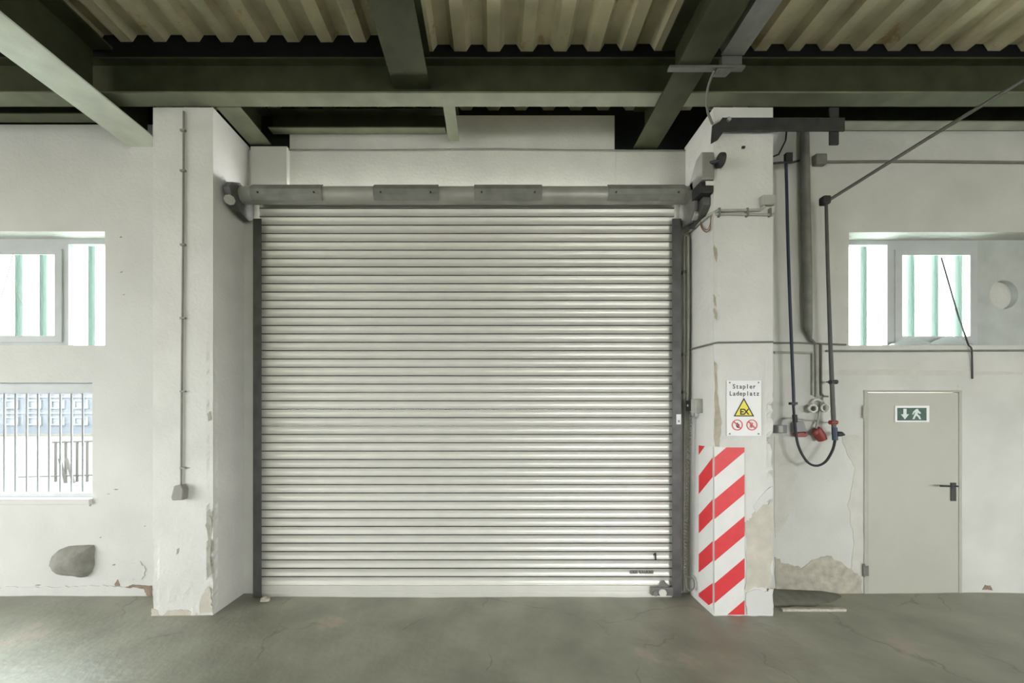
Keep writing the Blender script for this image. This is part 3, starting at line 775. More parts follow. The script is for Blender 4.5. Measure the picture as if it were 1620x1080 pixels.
MB().disc((1.95, 3.58, 3.74), 'x', 0.04, 0.06, 16).build('shaft_end', M['barrel'], mo)
MB().disc((2.048, 3.355, 4.12), 'x', 0.062, 0.035, 24).build('brake_wheel', M['dark'], mo, bevel=0.005)
MB().tube([(1.98, 3.41, 4.13), (2.04, 3.36, 4.12)], 0.018, 10).build('wheel_shaft', M['dark'], mo)

# ================================================================== SIGN AND HAZARD MARKING ON THE PILLAR
def text_mesh(chars, cell, size, x, y, z, name, mt, parent, squeeze=1.0, bold=0.0006):
    """monospaced lettering: one glyph per cell, merged into one flat mesh"""
    vs, fs = [], []
    for i, ch in enumerate(chars):
        cu = bpy.data.curves.new('glyph', 'FONT'); cu.body = ch; cu.size = size; cu.align_x = 'CENTER'; cu.resolution_u = 3; cu.extrude = 0.0006
        cu.offset = bold
        ob = bpy.data.objects.new('glyph', cu); COL.objects.link(ob)
        dg = bpy.context.evaluated_depsgraph_get()
        me = bpy.data.meshes.new_from_object(ob.evaluated_get(dg))
        n = len(vs)
        for v in me.vertices: vs.append((x + (i + 0.5) * cell + v.co.x * squeeze, y - v.co.z, z + v.co.y))
        for f in me.polygons: fs.append(tuple(k + n for k in f.vertices))
        bpy.data.objects.remove(ob); bpy.data.curves.remove(cu); bpy.data.meshes.remove(me)
    return MB().add(vs, fs).build(name, mt, parent)
ys_ = YP - 0.012
sg = thing('charging_sign', tuple(P(1177, 690, ys_)), 'white Stapler Ladeplatz sign with EX triangle screwed to the pillar', 'sign')
MB().box(X(1150, ys_), X(1204.5, ys_), ys_, ys_ + 0.008, Z(689.5, ys_), Z(601.5, ys_)).build('sign_board', M['white'], sg, bevel=0.002)
for (u, v) in ((1154.5, 605), (1200, 605), (1154.5, 686), (1200, 686)):
    MB().disc(P(u, v, ys_ - 0.001), 'y', 0.0065, 0.006, 12).build('screw', M['conduit_d'], sg)
yy = ys_ - 0.0012
cw = 5.35 * yy / F
text_mesh('Stapler', cw, 0.058, X(1158.5, yy), yy, Z(614.5, yy), 'lettering', M['ink'], sg, 0.92)
text_mesh('Ladeplatz', cw, 0.058, X(1153.5, yy), yy, Z(625.5, yy), 'lettering', M['ink'], sg, 0.92)
flat('triangle_border', [(1160.5, 658.5), (1193, 658.5), (1176.7, 629)], yy, M['ink'], sg)
flat('triangle_field', [(1163.5, 656.8), (1190, 656.8), (1176.7, 632.6)], yy - 0.0016, M['yellow'], sg)
text_mesh('EX', 7.0 * yy / F, 0.075, X(1169.7, yy), yy - 0.0035, Z(655.5, yy), 'lettering', M['ink'], sg, 1.0, 0.0018)
def prohib(cu, cv, kind):
    r = 8.7 * yy / F
    c0 = P(cu, cv, yy)
    ring = []
    n = 32
    vs, fs = [], []
    for k in range(n):
        a = 2 * math.pi * k / n
        for rr in (r, r * 0.83):
            for dy in (0, -0.0016): vs.append((c0.x + rr * math.cos(a), yy + dy, c0.z + rr * math.sin(a)))
    for k in range(n):
        a, b = 4 * k, 4 * ((k + 1) % n)
        fs += [(a + 1, b + 1, b + 3, a + 3), (a, a + 1, b + 1, b), (a + 2, b + 2, b + 3, a + 3), (a, b, b + 2, a + 2)]
    root = MB().add(vs, fs).build('prohibition_ring', M['sign_red'], sg)
    if kind == 0:   # flame / lit match
        flat('pictogram', [(cu - 2, cv + 1), (cu - 1, cv - 2.5), (cu + 0.5, cv - 4), (cu + 1.2, cv - 1), (cu + 3, cv - 1.5), (cu + 3.5, cv + 2), (cu + 2.5, cv + 5), (cu - 0.5, cv + 4)], yy, M['ink'], root)
    else:           # smoking / person
        flat('pictogram', [(cu - 3.5, cv + 4), (cu - 2.5, cv - 3.5), (cu - 1, cv - 4.5), (cu - 0.5, cv - 1), (cu + 1.0, cv - 4), (cu + 2, cv - 3), (cu + 0.5, cv + 1), (cu + 0.5, cv + 4.5), (cu - 1, cv + 4.5), (cu - 1.5, cv + 1), (cu - 2.3, cv + 4.4)], yy, M['sign_red'], root)
    s = 0.707 * 8.0
    flat('slash', [(cu - s, cv - s + 1.2), (cu - s + 1.2, cv - s), (cu + s, cv + s - 1.2), (cu + s - 1.2, cv + s)], yy - 0.0018, M['sign_red'], root)
prohib(1166.3, 672, 0)
prohib(1189.5, 672, 1)

# hazard marking wrapped round the pillar corner: white field, red stripes as pieces
hz_ = thing('hazard_marking', (XPR0, YP, 0.0), 'red and white diagonal warning marking wrapped round the pillar corner', 'marking')
yh = YP - 0.006
hx0, hx1 = XPR0 + 0.004, X(1177, YP)
hz0, hz1 = 0.0, Z(707, YP)
FW = hx1 - hx0                    # front strip width
SD = 0.235                        # side strip depth
t_ = 0.003
MB().box(hx0, hx1, yh, yh + t_, hz0 + 0.002, hz1).build('white_sheet', M['tape_white'], hz_)
MB().box(XPR0 - 0.006, XPR0 - 0.003, YP + 0.004, YP + SD, hz0 + 0.05, hz1).build('white_sheet', M['tape_white'], hz_)
def clip(poly, a, b, lo=True):
    """clip polygon of (s, z) to z >= b or z <= b"""
    out = []
    for i in range(len(poly)):
        p_, q_ = poly[i], poly[(i + 1) % len(poly)]
        ip = (p_[1] >= b) if lo else (p_[1] <= b)
        iq = (q_[1] >= b) if lo else (q_[1] <= b)
        if ip: out.append(p_)
        if ip != iq:
            f = (b - p_[1]) / (q_[1] - p_[1]); out.append((p_[0] + (q_[0] - p_[0]) * f, b))
    return out
pxz_ = YP / F
period = 66.3 * pxz_
band = 31.0 * pxz_
slope_f = 40.0 * pxz_ / FW
slope_s = 35.5 * pxz_ / SD
z_first = Z(660 + 190 / 3.0, YP)     # top of the first red band at the corner
for k in range(-1, 6):
    zt_ = z_first - k * period
    poly = [(0, zt_ - band), (FW, zt_ - band + slope_f * FW), (FW, zt_ + slope_f * FW), (0, zt_)]
    poly = clip(clip(poly, 0, hz0 + 0.004, True), 0, hz1 - 0.002, False)
    if len(poly) > 2:
        MB().prism([(hx0 + s, z) for s, z in poly], 'y', yh - 0.0015, yh - 0.0001).build('red_stripe', M['tape_red'], hz_)
    poly = [(0, zt_ - band), (SD - 0.004, zt_ - band - slope_s * SD), (SD - 0.004, zt_ - slope_s * SD), (0, zt_)]
    poly = clip(clip(poly, 0, hz0 + 0.054, True), 0, hz1 - 0.002, False)
    if len(poly) > 2:
        MB().prism([(YP + 0.004 + s, z) for s, z in poly], 'x', XPR0 - 0.0075, XPR0 - 0.0061).build('red_stripe', M['tape_red'], hz_)

# ================================================================== PIPES, CABLES AND FITTINGS
def pipe(name, pts, r, mt, label, cat='pipe', n=10, parent=None, group=None, sm=True):
    o = MB().tube(pts, r, n).build(name, mt, parent, smooth=sm)
    if not parent: tag(o, label, cat, group)
    return o
# conduit on the left pillar with its bell-shaped end
yq = YP - 0.012
c1 = thing('pillar_conduit', tuple(P(288, 790, yq)), 'thin vertical conduit with a grey end box on the white pillar', 'conduit')
pipe('tube', [P(290.5, 176, yq), P(289.5, 400, yq), P(287.5, 600, yq), P(286.5, 768, yq)], 0.0085, M['conduit_m'], '', parent=c1)
for v in (206, 270, 387, 503, 619, 740):
    MB().box(X(285.5, yq), X(293.5, yq), yq - 0.010, YP, Z(v + 1.4, yq), Z(v - 1.4, yq)).build('clip', M['conduit_m'], c1)
MB().prism([(X(281.5, yq), Z(767, yq)), (X(293, yq), Z(765, yq)), (X(297, yq), Z(772, yq)), (X(296, yq), Z(789, yq)), (X(279, yq), Z(790, yq)), (X(277, yq), Z(785, yq))], 'y', YP - 0.06, YP + 0.005).build('end_box', M['motor_box'], c1, bevel=0.01)

# lump over the old pipe opening, low on the left wall
def lump():
    out = [(80, 893), (81.5, 886), (86, 877), (95, 868.5), (108, 863.5), (124, 862), (140, 861.5), (149, 862), (150.5, 868), (149.5, 880), (150, 893), (146, 905), (139, 911), (131, 912.5), (112, 911), (96, 907), (86, 902)]
    pts = [Vector(q) for q in pxz(out, YL)]
    cen = Vector((X(118, YL), Z(888, YL)))
    ring = []
    for i in range(len(pts)):
        for k in range(3):
            ring.append(pts[i].lerp(pts[(i + 1) % len(pts)], k / 3))
    n, K = len(ring), 8
    vs, fs = [], []
    for k in range(K):
        f = k / K
        for q in ring:
            d_ = q.lerp(cen, 1 - math.cos(f * math.pi / 2))
            y_ = YL + 0.01 - 0.11 * math.sin(f * math.pi / 2)
            nn = mnoise.noise((d_.x * 9, y_ * 9, d_.y * 9)) * 0.008
            vs.append((d_.x + nn, y_ + nn, d_.y + nn))
    vs.append((cen.x, YL - 0.10, cen.y))
    for k in range(K - 1):
        for i in range(n): fs.append((k * n + i, k * n + (i + 1) % n, (k + 1) * n + (i + 1) % n, (k + 1) * n + i))
    for i in range(n): fs.append(((K - 1) * n + i, (K - 1) * n + (i + 1) % n, len(vs) - 1))
    fs.append(tuple(range(n))[::-1])
    return MB().add(vs, fs).build('cement_lump', M['cement'], smooth=True)
tag(lump(), 'rounded grey cement lump sticking out low on the wall under the barred window', 'cement lump')

# thin conduit along the lintel ledge
pipe('lintel_conduit', [P(457, 237, 3.905), P(600, 237.5, 3.905), P(788, 235.5, 3.905), P(900, 237.5, 3.905), P(1084, 238, 3.905)], 0.008, M['conduit_d'], 'thin dark conduit running along the ledge above the shutter barrel', 'conduit')

# right jamb: conduits, coiled lead, pull switch
yj = 3.83
jc = thing('jamb_conduit', tuple(P(1084, 640, yj)), 'pair of old grey conduits running down beside the shutter rail', 'conduit')
pipe('tube', [P(1082.5, 372, 3.80), P(1082, 500, 3.80), P(1081.5, 935, 3.80)], 0.011, M['conduit'], '', parent=jc)
pipe('tube', [P(1088.5, 374, 3.79), P(1089, 500, 3.79), P(1087, 650, 3.79)], 0.014, M['conduit'], '', parent=jc)
for v in (430, 560, 620): MB().box(X(1080, 3.80), X(1085, 3.80), 3.785, 3.85, Z(v + 2, 3.8), Z(v - 2, 3.8)).build('clip', M['conduit_d'], jc)
# coil
cp = []
for k in range(440):
    f = k / 439
    uc = 1092 - 9 * f ** 0.8; vc = 658 + 250 * f
    b0 = P(uc, vc, 3.70 + 0.03 * f)
    a = f * 2 * math.pi * 48
    cp.append(b0 + Vector((0.013 * math.cos(a), 0.013 * math.sin(a), 0)))
tail = [P(1083, 908, 3.73), P(1086, 912, 3.72), P(1096, 915, 3.70), P(1098, 928, 3.68), P(1092, 934, 3.68), P(1086, 928, 3.70), P(1086, 914, 3.72)]
cc = thing('coiled_lead', tuple(P(1086, 930, 3.70)), 'dark coiled lead hanging from the pull switch beside the shutter', 'cable')
MB().tube(cp, 0.0045, 5).build('coil', M['conduit_d'], cc, smooth=True)
MB().tube(smooth_path(tail), 0.006, 8).build('tail_loop', M['conduit_d'], cc, smooth=True)
# switch box on the pillar side
sw = thing('switch_box', (2.0, 3.62, 1.86), 'small dark and grey switch box on the pillar side next to the coiled lead', 'switch')
xs_ = XPR0
def yat(u): return xs_ * F / (u - U0)
MB().box(xs_ - 0.07, xs_ + 0.0, yat(1112), yat(1104), Z(653, 3.65), Z(631, 3.65)).build('box_body', M['conduit'], sw, bevel=0.005)
MB().box(xs_ - 0.075, xs_ + 0.0, yat(1104.5), yat(1097), Z(650, 3.68), Z(633, 3.68)).build('box_front', M['dark'], sw, bevel=0.004)
MB().disc((xs_ - 0.078, yat(1100.5), Z(641, 3.68)), 'x', 0.012, 0.008, 12).build('button', M['conduit'], sw)
MB().tube(smooth_path([(xs_ - 0.05, 3.66, Z(651, 3.68)), (xs_ - 0.05, 3.66, Z(658, 3.68)), (xs_ - 0.07, 3.68, Z(660, 3.7)), P(1091, 658, 3.705)]), 0.006, 8).build('lead', M['conduit_d'], sw, smooth=True)

# diagonal conduit from motor up to the pillar front, then across under the junction box
xo = XPR0 - 0.012
pc = thing('motor_conduit', tuple(P(1128, 338, YP)), 'grey conduit pair from the shutter motor across the pillar to the junction box', 'conduit')
pipe('tube', [(xo - 0.03, 3.90, Z(371, 3.84)), (xo - 0.01, 3.80, Z(366, 3.80)), (xo - 0.006, 3.45, Z(337, 3.43)), (XPR0 + 0.03, YP - 0.014, Z(334.5, YP)), (X(1200, YP), YP - 0.014, Z(333.5, YP)), (X(1207, YP), YP - 0.014, Z(328, YP))], 0.013, M['conduit'], '', parent=pc)
pipe('tube', [(xo, 3.46, Z(341, 3.46)), (XPR0 + 0.03, YP - 0.012, Z(339.5, YP)), (X(1222, YP), YP - 0.012, Z(341, YP))], 0.011, M['conduit'], '', parent=pc)
for u in (1136, 1180, 1216): MB().box(X(u, YP) - 0.008, X(u, YP) + 0.008, YP - 0.028, YP + 0.004, Z(344, YP), Z(331, YP)).build('clip', M['conduit_d'], pc)
jb = thing('junction_box', tuple(P(1211, 328, YP)), 'small grey beige junction box near the pillar edge', 'junction box')
MB().box(X(1201.5, YP), X(1222, YP), YP - 0.045, YP + 0.001, Z(327.5, YP), Z(312, YP)).build('box_body', M['conduit'], jb, bevel=0.01)
MB().box(X(1203, YP), X(1220.5, YP), YP - 0.05, YP - 0.045, Z(326, YP), Z(313.5, YP)).build('lid', M['conduit'], jb, bevel=0.003)
wl2 = thing('loose_wire', tuple(P(1118, 366, YP)), 'two brown wire loops hanging below the shutter motor', 'wire')
MB().tube(smooth_path([(xo - 0.01, 3.60, Z(352, 3.6)), (xo - 0.01, 3.57, Z(360, 3.55)), (xo - 0.01, 3.50, Z(367, 3.5)), (xo - 0.01, 3.44, Z(361, 3.44)), (xo - 0.008, 3.43, Z(342, 3.43))]), 0.0045, 6).build('loop', M['wire'], wl2, smooth=True)
MB().tube(smooth_path([(xo - 0.02, 3.58, Z(350, 3.58)), (xo - 0.02, 3.53, Z(361, 3.53)), (xo - 0.02, 3.46, Z(363, 3.46)), (xo - 0.012, 3.43, Z(352, 3.43)), (xo - 0.008, 3.425, Z(340, 3.42))]), 0.004, 6).build('loop', M['wire'], wl2, smooth=True)

# conduit belt across the pillar at v=543 and onto the wall
bc = thing('belt_conduit', tuple(P(1129, 543, YP)), 'thin horizontal conduit wrapping the pillar above the charging sign', 'conduit')
pipe('tube', [(xo - 0.005, 3.80, Z(552.5, 3.80)), (xo - 0.003, YP - 0.006, Z(543.5, YP)), (XPR0 + 0.03, YP - 0.011, Z(542, YP)), (XPR1 - 0.01, YP - 0.011, Z(541, YP))], 0.0085, M['conduit_d'], '', parent=bc)
pipe('tube', [(XPR1 + 0.012, YP + 0.02, Z(541.5, YP)), (XPR1 + 0.014, YR - 0.02, Z(543, YR)), P(1262, 542, YR - 0.012), P(1285, 543, YR - 0.012), P(1338, 545, YR - 0.012)], 0.0095, M['conduit_d'], '', parent=bc)

# wall conduits right of the pillar
yw = YR - 0.014
g = 'conduits on the wall by the steel door'
pipe('wall_conduit', [P(1225, 557, yw), P(1284, 558, yw), P(1286, 561, yw), P(1286, 625, yw)], 0.012, M['conduit'], 'grey conduit bending down to the sockets beside the pillar', 'conduit', group=g)
pipe('wall_conduit', [P(1292, 545, yw), P(1292.5, 628, yw)], 0.018, M['conduit'], 'thickest of the vertical conduits above the white cable coil', 'conduit', group=g)
pipe('wall_conduit', [P(1299, 545, yw), P(1299, 622, yw), P(1303, 626, yw), P(1310, 627, yw)], 0.009, M['conduit_d'], 'thin vertical conduit kinking towards the pole at its foot', 'conduit', group=g)
pipe('wall_conduit', [P(1307, 555, yw), P(1450, 555, yw), P(1636, 554, yw)], 0.010, M['conduit_d'], 'long dark conduit under the high window', 'conduit', group=g)
sp = thing('wall_conduit', tuple(P(1290, 256, yw)), 'long dark conduit with end box high above the window band', 'conduit', g)
pipe('tube', [P(1300, 256, yw), P(1450, 255, yw), P(1640, 257, yw)], 0.013, M['conduit_d'], '', parent=sp)
MB().box(X(1286, yw), X(1304, yw), yw - 0.04, YR + 0.002, Z(263, yw), Z(246, yw)).build('end_box', M['conduit_d'], sp, bevel=0.012)
# fat duct
pipe('drop_pipe', [P(1273, 200, YR - 0.05), P(1274.5, 320, YR - 0.05), P(1277, 420, YR - 0.05), P(1278.5, 520, YR - 0.05), P(1282, 536, YR - 0.03), P(1290, 544, YR - 0.02)], [0.036, 0.04, 0.04, 0.036, 0.016, 0.012], M['conduit_d'], 'thick grey drop pipe between the pillar and the pole', 'pipe', 14)

# hanging blue-black cable
hc = thing('hanging_cable', tuple(P(1290, 737, 3.72)), 'blue black cable dropping from the wall hook and looping below the red plugs', 'cable')
yc_ = 3.72
MB().tube(smooth_path([P(1243.5, 252, yc_), P(1246.5, 380, yc_), P(1250.5, 500, yc_), P(1254.5, 600, yc_), P(1256, 642, yc_)]), 0.0135, 8).build('drop', M['cable_blue'], hc, smooth=True)
MB().tube(smooth_path([P(1255, 640, yc_), P(1258, 675, yc_ - 0.03), P(1263, 705, yc_ - 0.04), P(1276, 729, yc_ - 0.05), P(1291, 736.5, yc_ - 0.05), P(1306, 730, yc_ - 0.05), P(1317, 712, yc_ - 0.03), P(1321, 696, yc_)]), 0.0115, 8).build('loop', M['cable'], hc, smooth=True)
MB().tube([P(1257, 656, yc_ - 0.01), P(1258, 667, yc_ - 0.02)], 0.022, 10).build('coupling', M['cable'], hc)
MB().box(X(1250, yc_), X(1259.5, yc_), yc_ - 0.02, yc_ + 0.02, Z(640, yc_), Z(636, yc_)).build('clip', M['dark'], hc)
# hook bracket at top
hk = thing('cable_hook', tuple(P(1245, 258, 3.72)), 'dark wire bracket holding the blue black cable near the pillar top', 'bracket')
MB().tube([(XPR1 + 0.002, 3.70, Z(262, 3.70)), P(1236, 257, 3.70), P(1252, 257, 3.72), P(1264, 254, YR)], 0.010, 8).build('bar', M['dark'], hk, smooth=True)
MB().tube([(XPR1 + 0.002, 3.72, Z(262, 3.72)), P(1232, 244, 3.75), P(1243, 222, 3.80), P(1245, 200, YR)], 0.008, 8).build('stay', M['dark'], hk, smooth=True)
MB().box(X(1243, 3.71), X(1253, 3.71), 3.70, 3.735, Z(256, 3.71), Z(242, 3.71)).build('cleat', M['dark'], hk)

# pole with elbow and diagonal stay
ypo = 3.72
po = thing('cable_pole', tuple(P(1318, 690, ypo)), 'brown grey pole from the elbow box down to the plugs with slanting stay', 'pole')
MB().tube([P(1307, 322, ypo), P(1309.5, 420, ypo), P(1313.5, 540, ypo), P(1317.5, 640, ypo), P(1320, 690, ypo)], [0.014, 0.015, 0.017, 0.019, 0.019], 10).build('upright', M['pole'], po, smooth=True)
MB().tube([P(1320, 676, ypo), P(1321, 696, ypo)], 0.024, 10).build('blue_sleeve', M['cable_blue'], po, smooth=True)
MB().box(X(1299, ypo), X(1311, ypo), ypo - 0.035, ypo + 0.035, Z(324, ypo), Z(311, ypo)).build('elbow_box', M['dark'], po, bevel=0.015)
MB().tube([P(1309, 318, ypo - 0.01), P(1466, 220, 3.40), (4.55, 3.10, 4.70)], 0.0155, 10).build('slanting_stay', M['pole'], po, smooth=True)
for v, mt in ((604, M['dark']), (668, M['red'])):
    yb = ypo + 0.0
    MB().tube([P(1308 if v < 650 else 1311, v, YR), P(1318, v, yb)], 0.006, 8).tube([P(1313, v, yb), P(1323.5, v, yb)], 0.022, 10).build('clamp', mt, po, smooth=True)
# plugs
sk = thing('grey_socket', tuple(P(1239, 686, YR)), 'small grey wall socket with bent lead beside the pillar edge', 'socket')
yk_ = YR - 0.06
MB().box(X(1230, yk_), X(1246, yk_), yk_, YR + 0.001, Z(685, yk_), Z(672, yk_)).build('box_body', M['plug_grey'], sk, bevel=0.008)
MB().box(X(1231, yk_), X(1238, yk_), yk_ - 0.006, yk_ + 0.001, Z(684, yk_), Z(673, yk_)).build('flap', M['conduit'], sk, bevel=0.003)
MB().tube(smooth_path([P(1236, 673, YR - 0.03), P(1236, 667, YR - 0.03), P(1240, 662.5, YR - 0.02), P(1255, 661.5, YR - 0.015), P(1275, 664, YR - 0.015), P(1293, 665.5, YR - 0.015)]), 0.0085, 8).build('lead', M['conduit'], sk, smooth=True)
ks = thing('power_socket', tuple(P(1268, 692, YR)), 'angled industrial socket with grey hood and red flap', 'socket')
yk_ = YR - 0.07
MB().prism([(X(u_, yk_), Z(v_, yk_)) for u_, v_ in ((1259, 684), (1259, 669), (1263, 666), (1272, 666), (1277, 683))], 'y', yk_, YR + 0.001).build('hood', M['plug_grey'], ks, bevel=0.008)
MB().prism([(X(u_, yk_), Z(v_, yk_)) for u_, v_ in ((1261, 691), (1260, 684.3), (1277, 683.3), (1277.5, 686), (1275, 691))], 'y', yk_ - 0.008, yk_ + 0.05).build('red_flap', M['red'], ks, bevel=0.006)
MB().disc(P(1274.5, 684.5, yk_ - 0.010), 'y', 0.007, 0.008, 10).build('screw', M['dark'], ks)
rp_ = thing('red_plug', tuple(P(1297, 698, YR)), 'red industrial plug hanging at a tilt under the white cable coil', 'plug')
yk_ = YR - 0.05
MB().tube([P(1290.5, 678, yk_), P(1292, 680, yk_), P(1298, 690, yk_), P(1301, 695.5, yk_)], [0.036, 0.044, 0.047, 0.042], 16).build('plug_body', M['red'], rp_, smooth=True)
MB().tube([P(1289.5, 684, yk_ - 0.03), P(1292, 688, yk_ - 0.045)], [0.03, 0.02], 10).build('plug_lid', M['red'], rp_, smooth=True)
MB().tube(smooth_path([P(1291, 678, yk_), P(1293, 668, YR - 0.04), P(1296, 655, YR - 0.03), P(1299, 640, YR - 0.03), P(1301, 628, YR - 0.02)]), 0.011, 8).build('lead', M['conduit'], rp_, smooth=True)
bk = thing('black_plug', tuple(P(1328, 690, YR)), 'small black plug pointing sideways at the pole foot', 'plug')
MB().tube([P(1322, 686.5, ypo), P(1324, 686.3, ypo), P(1331, 686.3, ypo), P(1336, 687.5, ypo)], [0.008, 0.026, 0.024, 0.008], 12).build('plug_body', M['cable'], bk, smooth=True)
MB().tube([P(1319.5, 686.5, ypo), P(1323, 686.4, ypo)], 0.010, 8).build('plug_neck', M['dark'], bk)
# white cable coils
wcg = thing('cable_coil', tuple(P(1300, 655, YR - 0.05)), 'white cable coiled into two loops above the red plug', 'cable')
for (cu, cv) in ((1286.5, 646), (1306, 645)):
    for q in range(3):
        ring = [P(cu, cv, YR - 0.03 - 0.014 * q) + Vector((0.04 * math.cos(a), 0, 0.036 * math.sin(a))) for a in [2 * math.pi * k / 20 for k in range(20)]]
        MB().tube(ring, 0.009, 8, closed=True).build('loop', M['white_coil'] if q else M['conduit'], wcg, smooth=True)
MB().tube(smooth_path([P(1284, 638, YR - 0.03), P(1288, 633, YR - 0.03), P(1294, 632, YR - 0.03), P(1299, 634, YR - 0.03), P(1306, 638, YR - 0.03)]), 0.012, 8).build('bridge', M['white_coil'], wcg, smooth=True)

# ---- overhead: cable tray, its bracket, drop cable, rail bracket over the right pillar
ct = thing('cable_tray', (1.91, 2.98, 4.70), 'galvanised cable tray running beside the dark roof beam', 'cable tray')
MB().box(1.82, 2.0, -7.8, 2.975, 4.70, 4.706).build('tray_floor', M['strap'], ct)
for xx in (1.82, 1.994): MB().box(xx, xx + 0.006, -7.8, 2.975, 4.706, 4.76).build('tray_side', M['strap'], ct)
for k in range(4): MB().box(1.73, 2.03, 2.62 - 1.6 * k, 2.66 - 1.6 * k, 4.762, 4.80).build('hanger', M['dark'], ct)
tb = thing('tray_bracket', (1.7, 2.98, 4.60), 'grey angle bracket clamped under the roof beam at the tray end', 'bracket')
MB().box(X(1060, 2.98), X(1180, 2.98), 2.985, 3.03, 4.614, 4.634).build('angle_bar', M['motor_d'], tb, bevel=0.003)
MB().box(1.83, 1.99, 2.98, 3.02, 4.634, 4.70).build('riser', M['motor_d'], tb)
MB().prism([(1.80, 4.612), (1.93, 4.612), (1.88, 4.565), (1.775, 4.565)], 'y', 2.99, 3.02).build('gusset', M['motor_d'], tb)
pipe('drop_cable', smooth_path([P(1130, 112, 3.01), P(1121, 135, 3.08), P(1118, 158, 3.2), P(1120, 178, 3.32), P(1127, 196, 3.41)]), 0.010, M['conduit_d'], 'short cable curving from the tray bracket down to the pillar top', 'cable')
rb = thing('cantilever_rail', tuple(P(1150, 205, 3.40)), 'dark steel rail bolted across the pillar top above the motor', 'rail')
MB().box(X(1140, 3.40), X(1332, 3.40), 3.37, 3.385, Z(208, 3.38), Z(187, 3.38)).box(X(1140, 3.40), X(1332, 3.40), 3.385, 3.43 - 0.012, Z(189, 3.38), Z(187, 3.38)).build('angle', M['dark'], rb, bevel=0.003)
MB().prism([(X(1124, 3.37), Z(228, 3.37)), (X(1135, 3.37), Z(222, 3.37)), (X(1154, 3.37), Z(195, 3.37)), (X(1152, 3.37), Z(186, 3.37)), (X(1126, 3.37), Z(200, 3.37))], 'y', 3.355, 3.37).build('knee_plate', M['dark'], rb)
MB().box(X(1311, 3.40), X(1325, 3.40), 3.386, 3.40, Z(230, 3.40), Z(172, 3.40)).build('hanger', M['dark'], rb)
MB().disc(P(1153, 189, 3.35), 'y', 0.018, 0.02, 10).build('bolt', M['barrel'], rb)
ih = MB().tube([P(1174, 233, YP - 0.008), P(1178, 233, YP - 0.008)], 0.012, 8).build('anchor_bolt', M['ink'])
tag(ih, 'black anchor bolt stub on the pillar above the junction box', 'bolt')

# ---- small stuff on sills, wires in the windows
def foil():
    rnd = random.Random(5)
    bm = bmesh.new()
    nx, nz = 26, 8
    x0, x1 = X(1412, YR + 0.08), X(1532, YR + 0.08)
    zb_ = RW1[2] + 0.004
    g_ = []
    for i in range(nx + 1):
        col = []
        f = i / nx
        h = 0.03 + 0.085 * max(0, math.sin(math.pi * ((f * 2.0) % 1))) * (0.35 + 0.65 * f) 
        for j in range(nz + 1):
            s = j / nz
            y = YR + 0.02 + 0.13 * s
            z = zb_ + h * math.sin(math.pi * s) + 0.018 * abs(mnoise.noise((f * 14, s * 5, 1))) 
            col.append(bm.verts.new((x0 + (x1 - x0) * f, y, z)))
        g_.append(col)
    for i in range(nx):
        for j in range(nz): bm.faces.new((g_[i][j], g_[i + 1][j], g_[i + 1][j + 1], g_[i][j + 1]))
    me = bpy.data.meshes.new('plastic_foil'); bm.to_mesh(me); bm.free()
    o = link('plastic_foil', me, M['foil'], smooth=True)
    s = o.modifiers.new('thickness', 'SOLIDIFY'); s.thickness = 0.002
    return tag(o, 'crumpled white plastic foil lying on the high window sill', 'plastic foil')
foil()
pipe('thin_pull_cord', smooth_path([P(1489, 407, Yv - 0.02), P(1503, 455, Yv - 0.025), P(1516, 500, Yv - 0.06), P(1526, 528, YR - 0.012), P(1532, 545, YR - 0.02), P(1537, 552, YR - 0.022), P(1538, 575, YR - 0.012), P(1538.5, 599, YR - 0.008)]), 0.0075, M['dark'], 'thin cord crossing the casement and dropping below the high window', 'cord', 6)
pipe('window_wire', smooth_path([P(-10, 505, Yw - 0.03), P(2, 470, Yw - 0.03), P(13, 432, Yw - 0.03), P(21, 400, Yw - 0.03)]), 0.004, M['conduit'], 'thin curved wire hanging across the high window over the bars', 'wire', 6)
pipe('window_wire', smooth_path([P(23, 440, Yw - 0.03), P(28, 465, Yw - 0.03), P(38, 484, Yw - 0.03), P(50, 491, Yw - 0.03), P(57, 486, Yw - 0.03)]), 0.0035, M['conduit'], 'thin sagging wire loop in the high window over the bars', 'wire', 6)

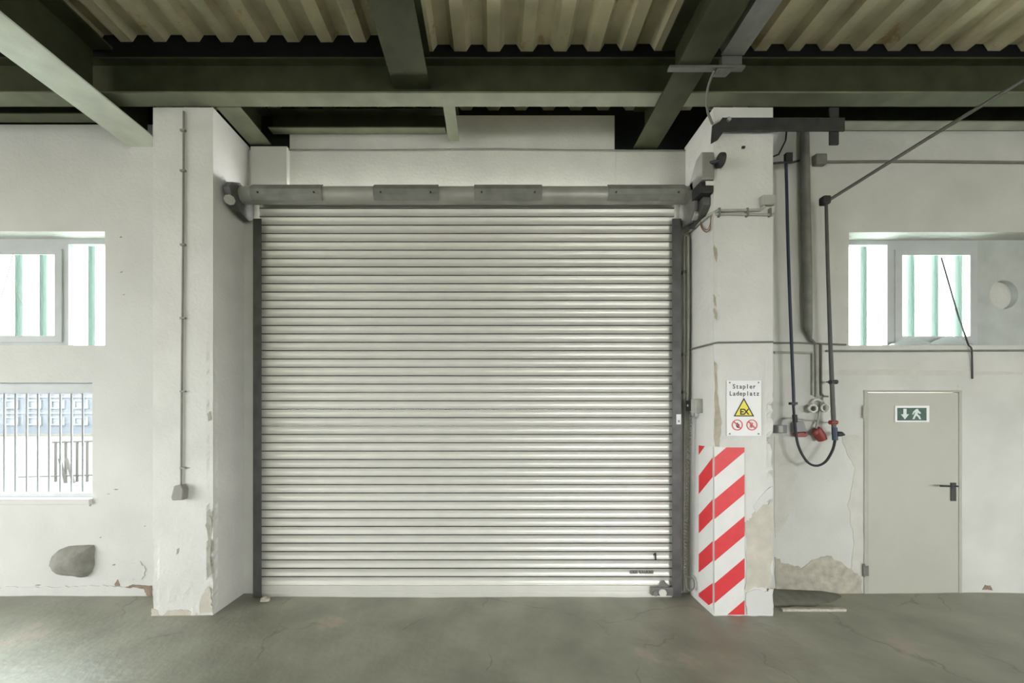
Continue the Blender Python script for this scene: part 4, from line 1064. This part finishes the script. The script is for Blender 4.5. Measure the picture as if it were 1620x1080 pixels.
# rubble crumb by the left rail, floor hump and strip by the right pillar
def stone(name, c, sx, sy, sz, mt, label, cat, seed):
    bm = bmesh.new(); bmesh.ops.create_icosphere(bm, subdivisions=3, radius=1)
    for v in bm.verts:
        k = 1 + 0.35 * mnoise.noise(v.co * 1.6 + Vector((seed, 0, 0)))
        v.co = Vector((c[0] + v.co.x * sx * k, c[1] + v.co.y * sy * k, c[2] + max(-0.3, v.co.z) * sz * k))
    me = bpy.data.meshes.new(name); bm.to_mesh(me); bm.free()
    o = link(name, me, mt)
    return tag(o, label, cat)
stone('rubble_crumb', (X(418, 3.66), 3.67, 0.012), 0.045, 0.03, 0.03, M['rubble'], 'pale broken plaster crumb at the foot of the shutter rail', 'rubble', 1)
def hump():
    bm = bmesh.new()
    n, m_ = 30, 14
    x0, x1, y0, y1 = XPR1 + 0.005, X(1345, 3.8), 3.50, YR
    g_ = []
    for i in range(n + 1):
        r_ = []
        for j in range(m_ + 1):
            f, s = i / n, j / m_
            h = 0.055 * (1 - f) ** 0.7 * min(1, max(0, s - 0.25 * f - 0.12 - 0.2 * mnoise.noise((f * 5, 1.7, 0))) * 2.0) + 0.006 * mnoise.noise((f * 9, s * 7, 2)) * (1 - f) * s
            r_.append(bm.verts.new((x0 + (x1 - x0) * f, y0 + (y1 - y0) * s, h - 0.03 * (1 - min(1, h / 0.02)) - 0.004)))
        g_.append(r_)
    for i in range(n):
        for j in range(m_): bm.faces.new((g_[i][j], g_[i + 1][j], g_[i + 1][j + 1], g_[i][j + 1]))
    me = bpy.data.meshes.new('asphalt_ramp'); bm.to_mesh(me); bm.free()
    o = link('asphalt_ramp', me, M['ramp'], floor, smooth=True)
    s = o.modifiers.new('thickness', 'SOLIDIFY'); s.thickness = 0.05; s.offset = -1
M['ramp'] = mat('dark_asphalt_fill', (0.20, 0.20, 0.165), 0.8, var=0.15, scale=12, bump=0.4, bscale=60)
hump()
MB().box(X(1236, 3.52), X(1336, 3.52), 3.50, 3.53, -0.02, 0.008).build('floor_strip', M['rubble'], floor)

# ================================================================== OUTSIDE
yd = MB().box(-3, 90, 4.35, 90, -0.25, -0.15).box(-90, -3, 34, 90, -0.25, -0.15).box(-90, 90, -90, -8.3, -0.25, -0.15).box(-90, -XB - 0.25, -8.3, 4.35, -0.25, -0.15).box(XB + 0.25, 90, -8.3, 4.35, -0.25, -0.15).build('ground', M['bounce_ground'])
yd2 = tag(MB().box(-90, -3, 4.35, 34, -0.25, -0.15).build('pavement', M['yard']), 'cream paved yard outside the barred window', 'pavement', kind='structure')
tag(yd, 'unseen ground around the hall, made bright to bounce light in', 'ground', kind='structure')
YF = 34.0
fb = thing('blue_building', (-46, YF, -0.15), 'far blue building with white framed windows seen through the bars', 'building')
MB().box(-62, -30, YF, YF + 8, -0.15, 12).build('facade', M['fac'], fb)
for v in (628, 653.5):
    MB().box(-62, -30, YF - 0.08, YF, Z(v + 1, YF), Z(v - 1, YF)).build('band', M['fac_white'], fb)
MB().box(-62, -30, YF - 0.4, YF, -0.15, Z(686, YF)).build('plinth', M['yard'], fb)
for row in ((632.5, 646.5), (659, 672.5), (600, 618)):
    for k in range(-4, 5):
        a = 118 - 36.7 * k; b = a + 22.5
        xa, xb_, za, zb_ = X(a, YF), X(b, YF), Z(row[1], YF), Z(row[0], YF)
        wnd = wall_holes(MB(), xa, xb_, za, zb_, YF - 0.10, YF + 0.02, [(xa + 0.16, xb_ - 0.16, za + 0.14, zb_ - 0.14)]).build('window', M['fac_white'], fb)
        MB().box(xa + 0.16, xb_ - 0.16, YF - 0.03, YF - 0.01, za + 0.14, zb_ - 0.14).build('pane', M['fac_glass'], wnd)
# yard rack
rk = thing('yard_rack', (-13, 11.0, -0.15), 'pale steel rack with leaning poles standing in the yard', 'rack')
yk = 11.0
for u in (88, 104, 122, 138):
    MB().tube([P(u, 770, yk), P(u, 697, yk)], 0.035, 6).build('post', M['rack'], rk)
MB().tube([P(84, 699, yk), P(150, 697, yk)], 0.035, 6).build('top_rail', M['rack'], rk)
MB().tube([P(30, 754, yk), P(150, 751, yk)], 0.025, 6).build('low_rail', M['rack'], rk)
for a, b in ((94, 106), (105, 119)):
    MB().tube([P(a, 725, yk - 0.2), P(b, 772, yk - 0.2)], 0.04, 6).build('leaning_pole', M['rack'], rk)
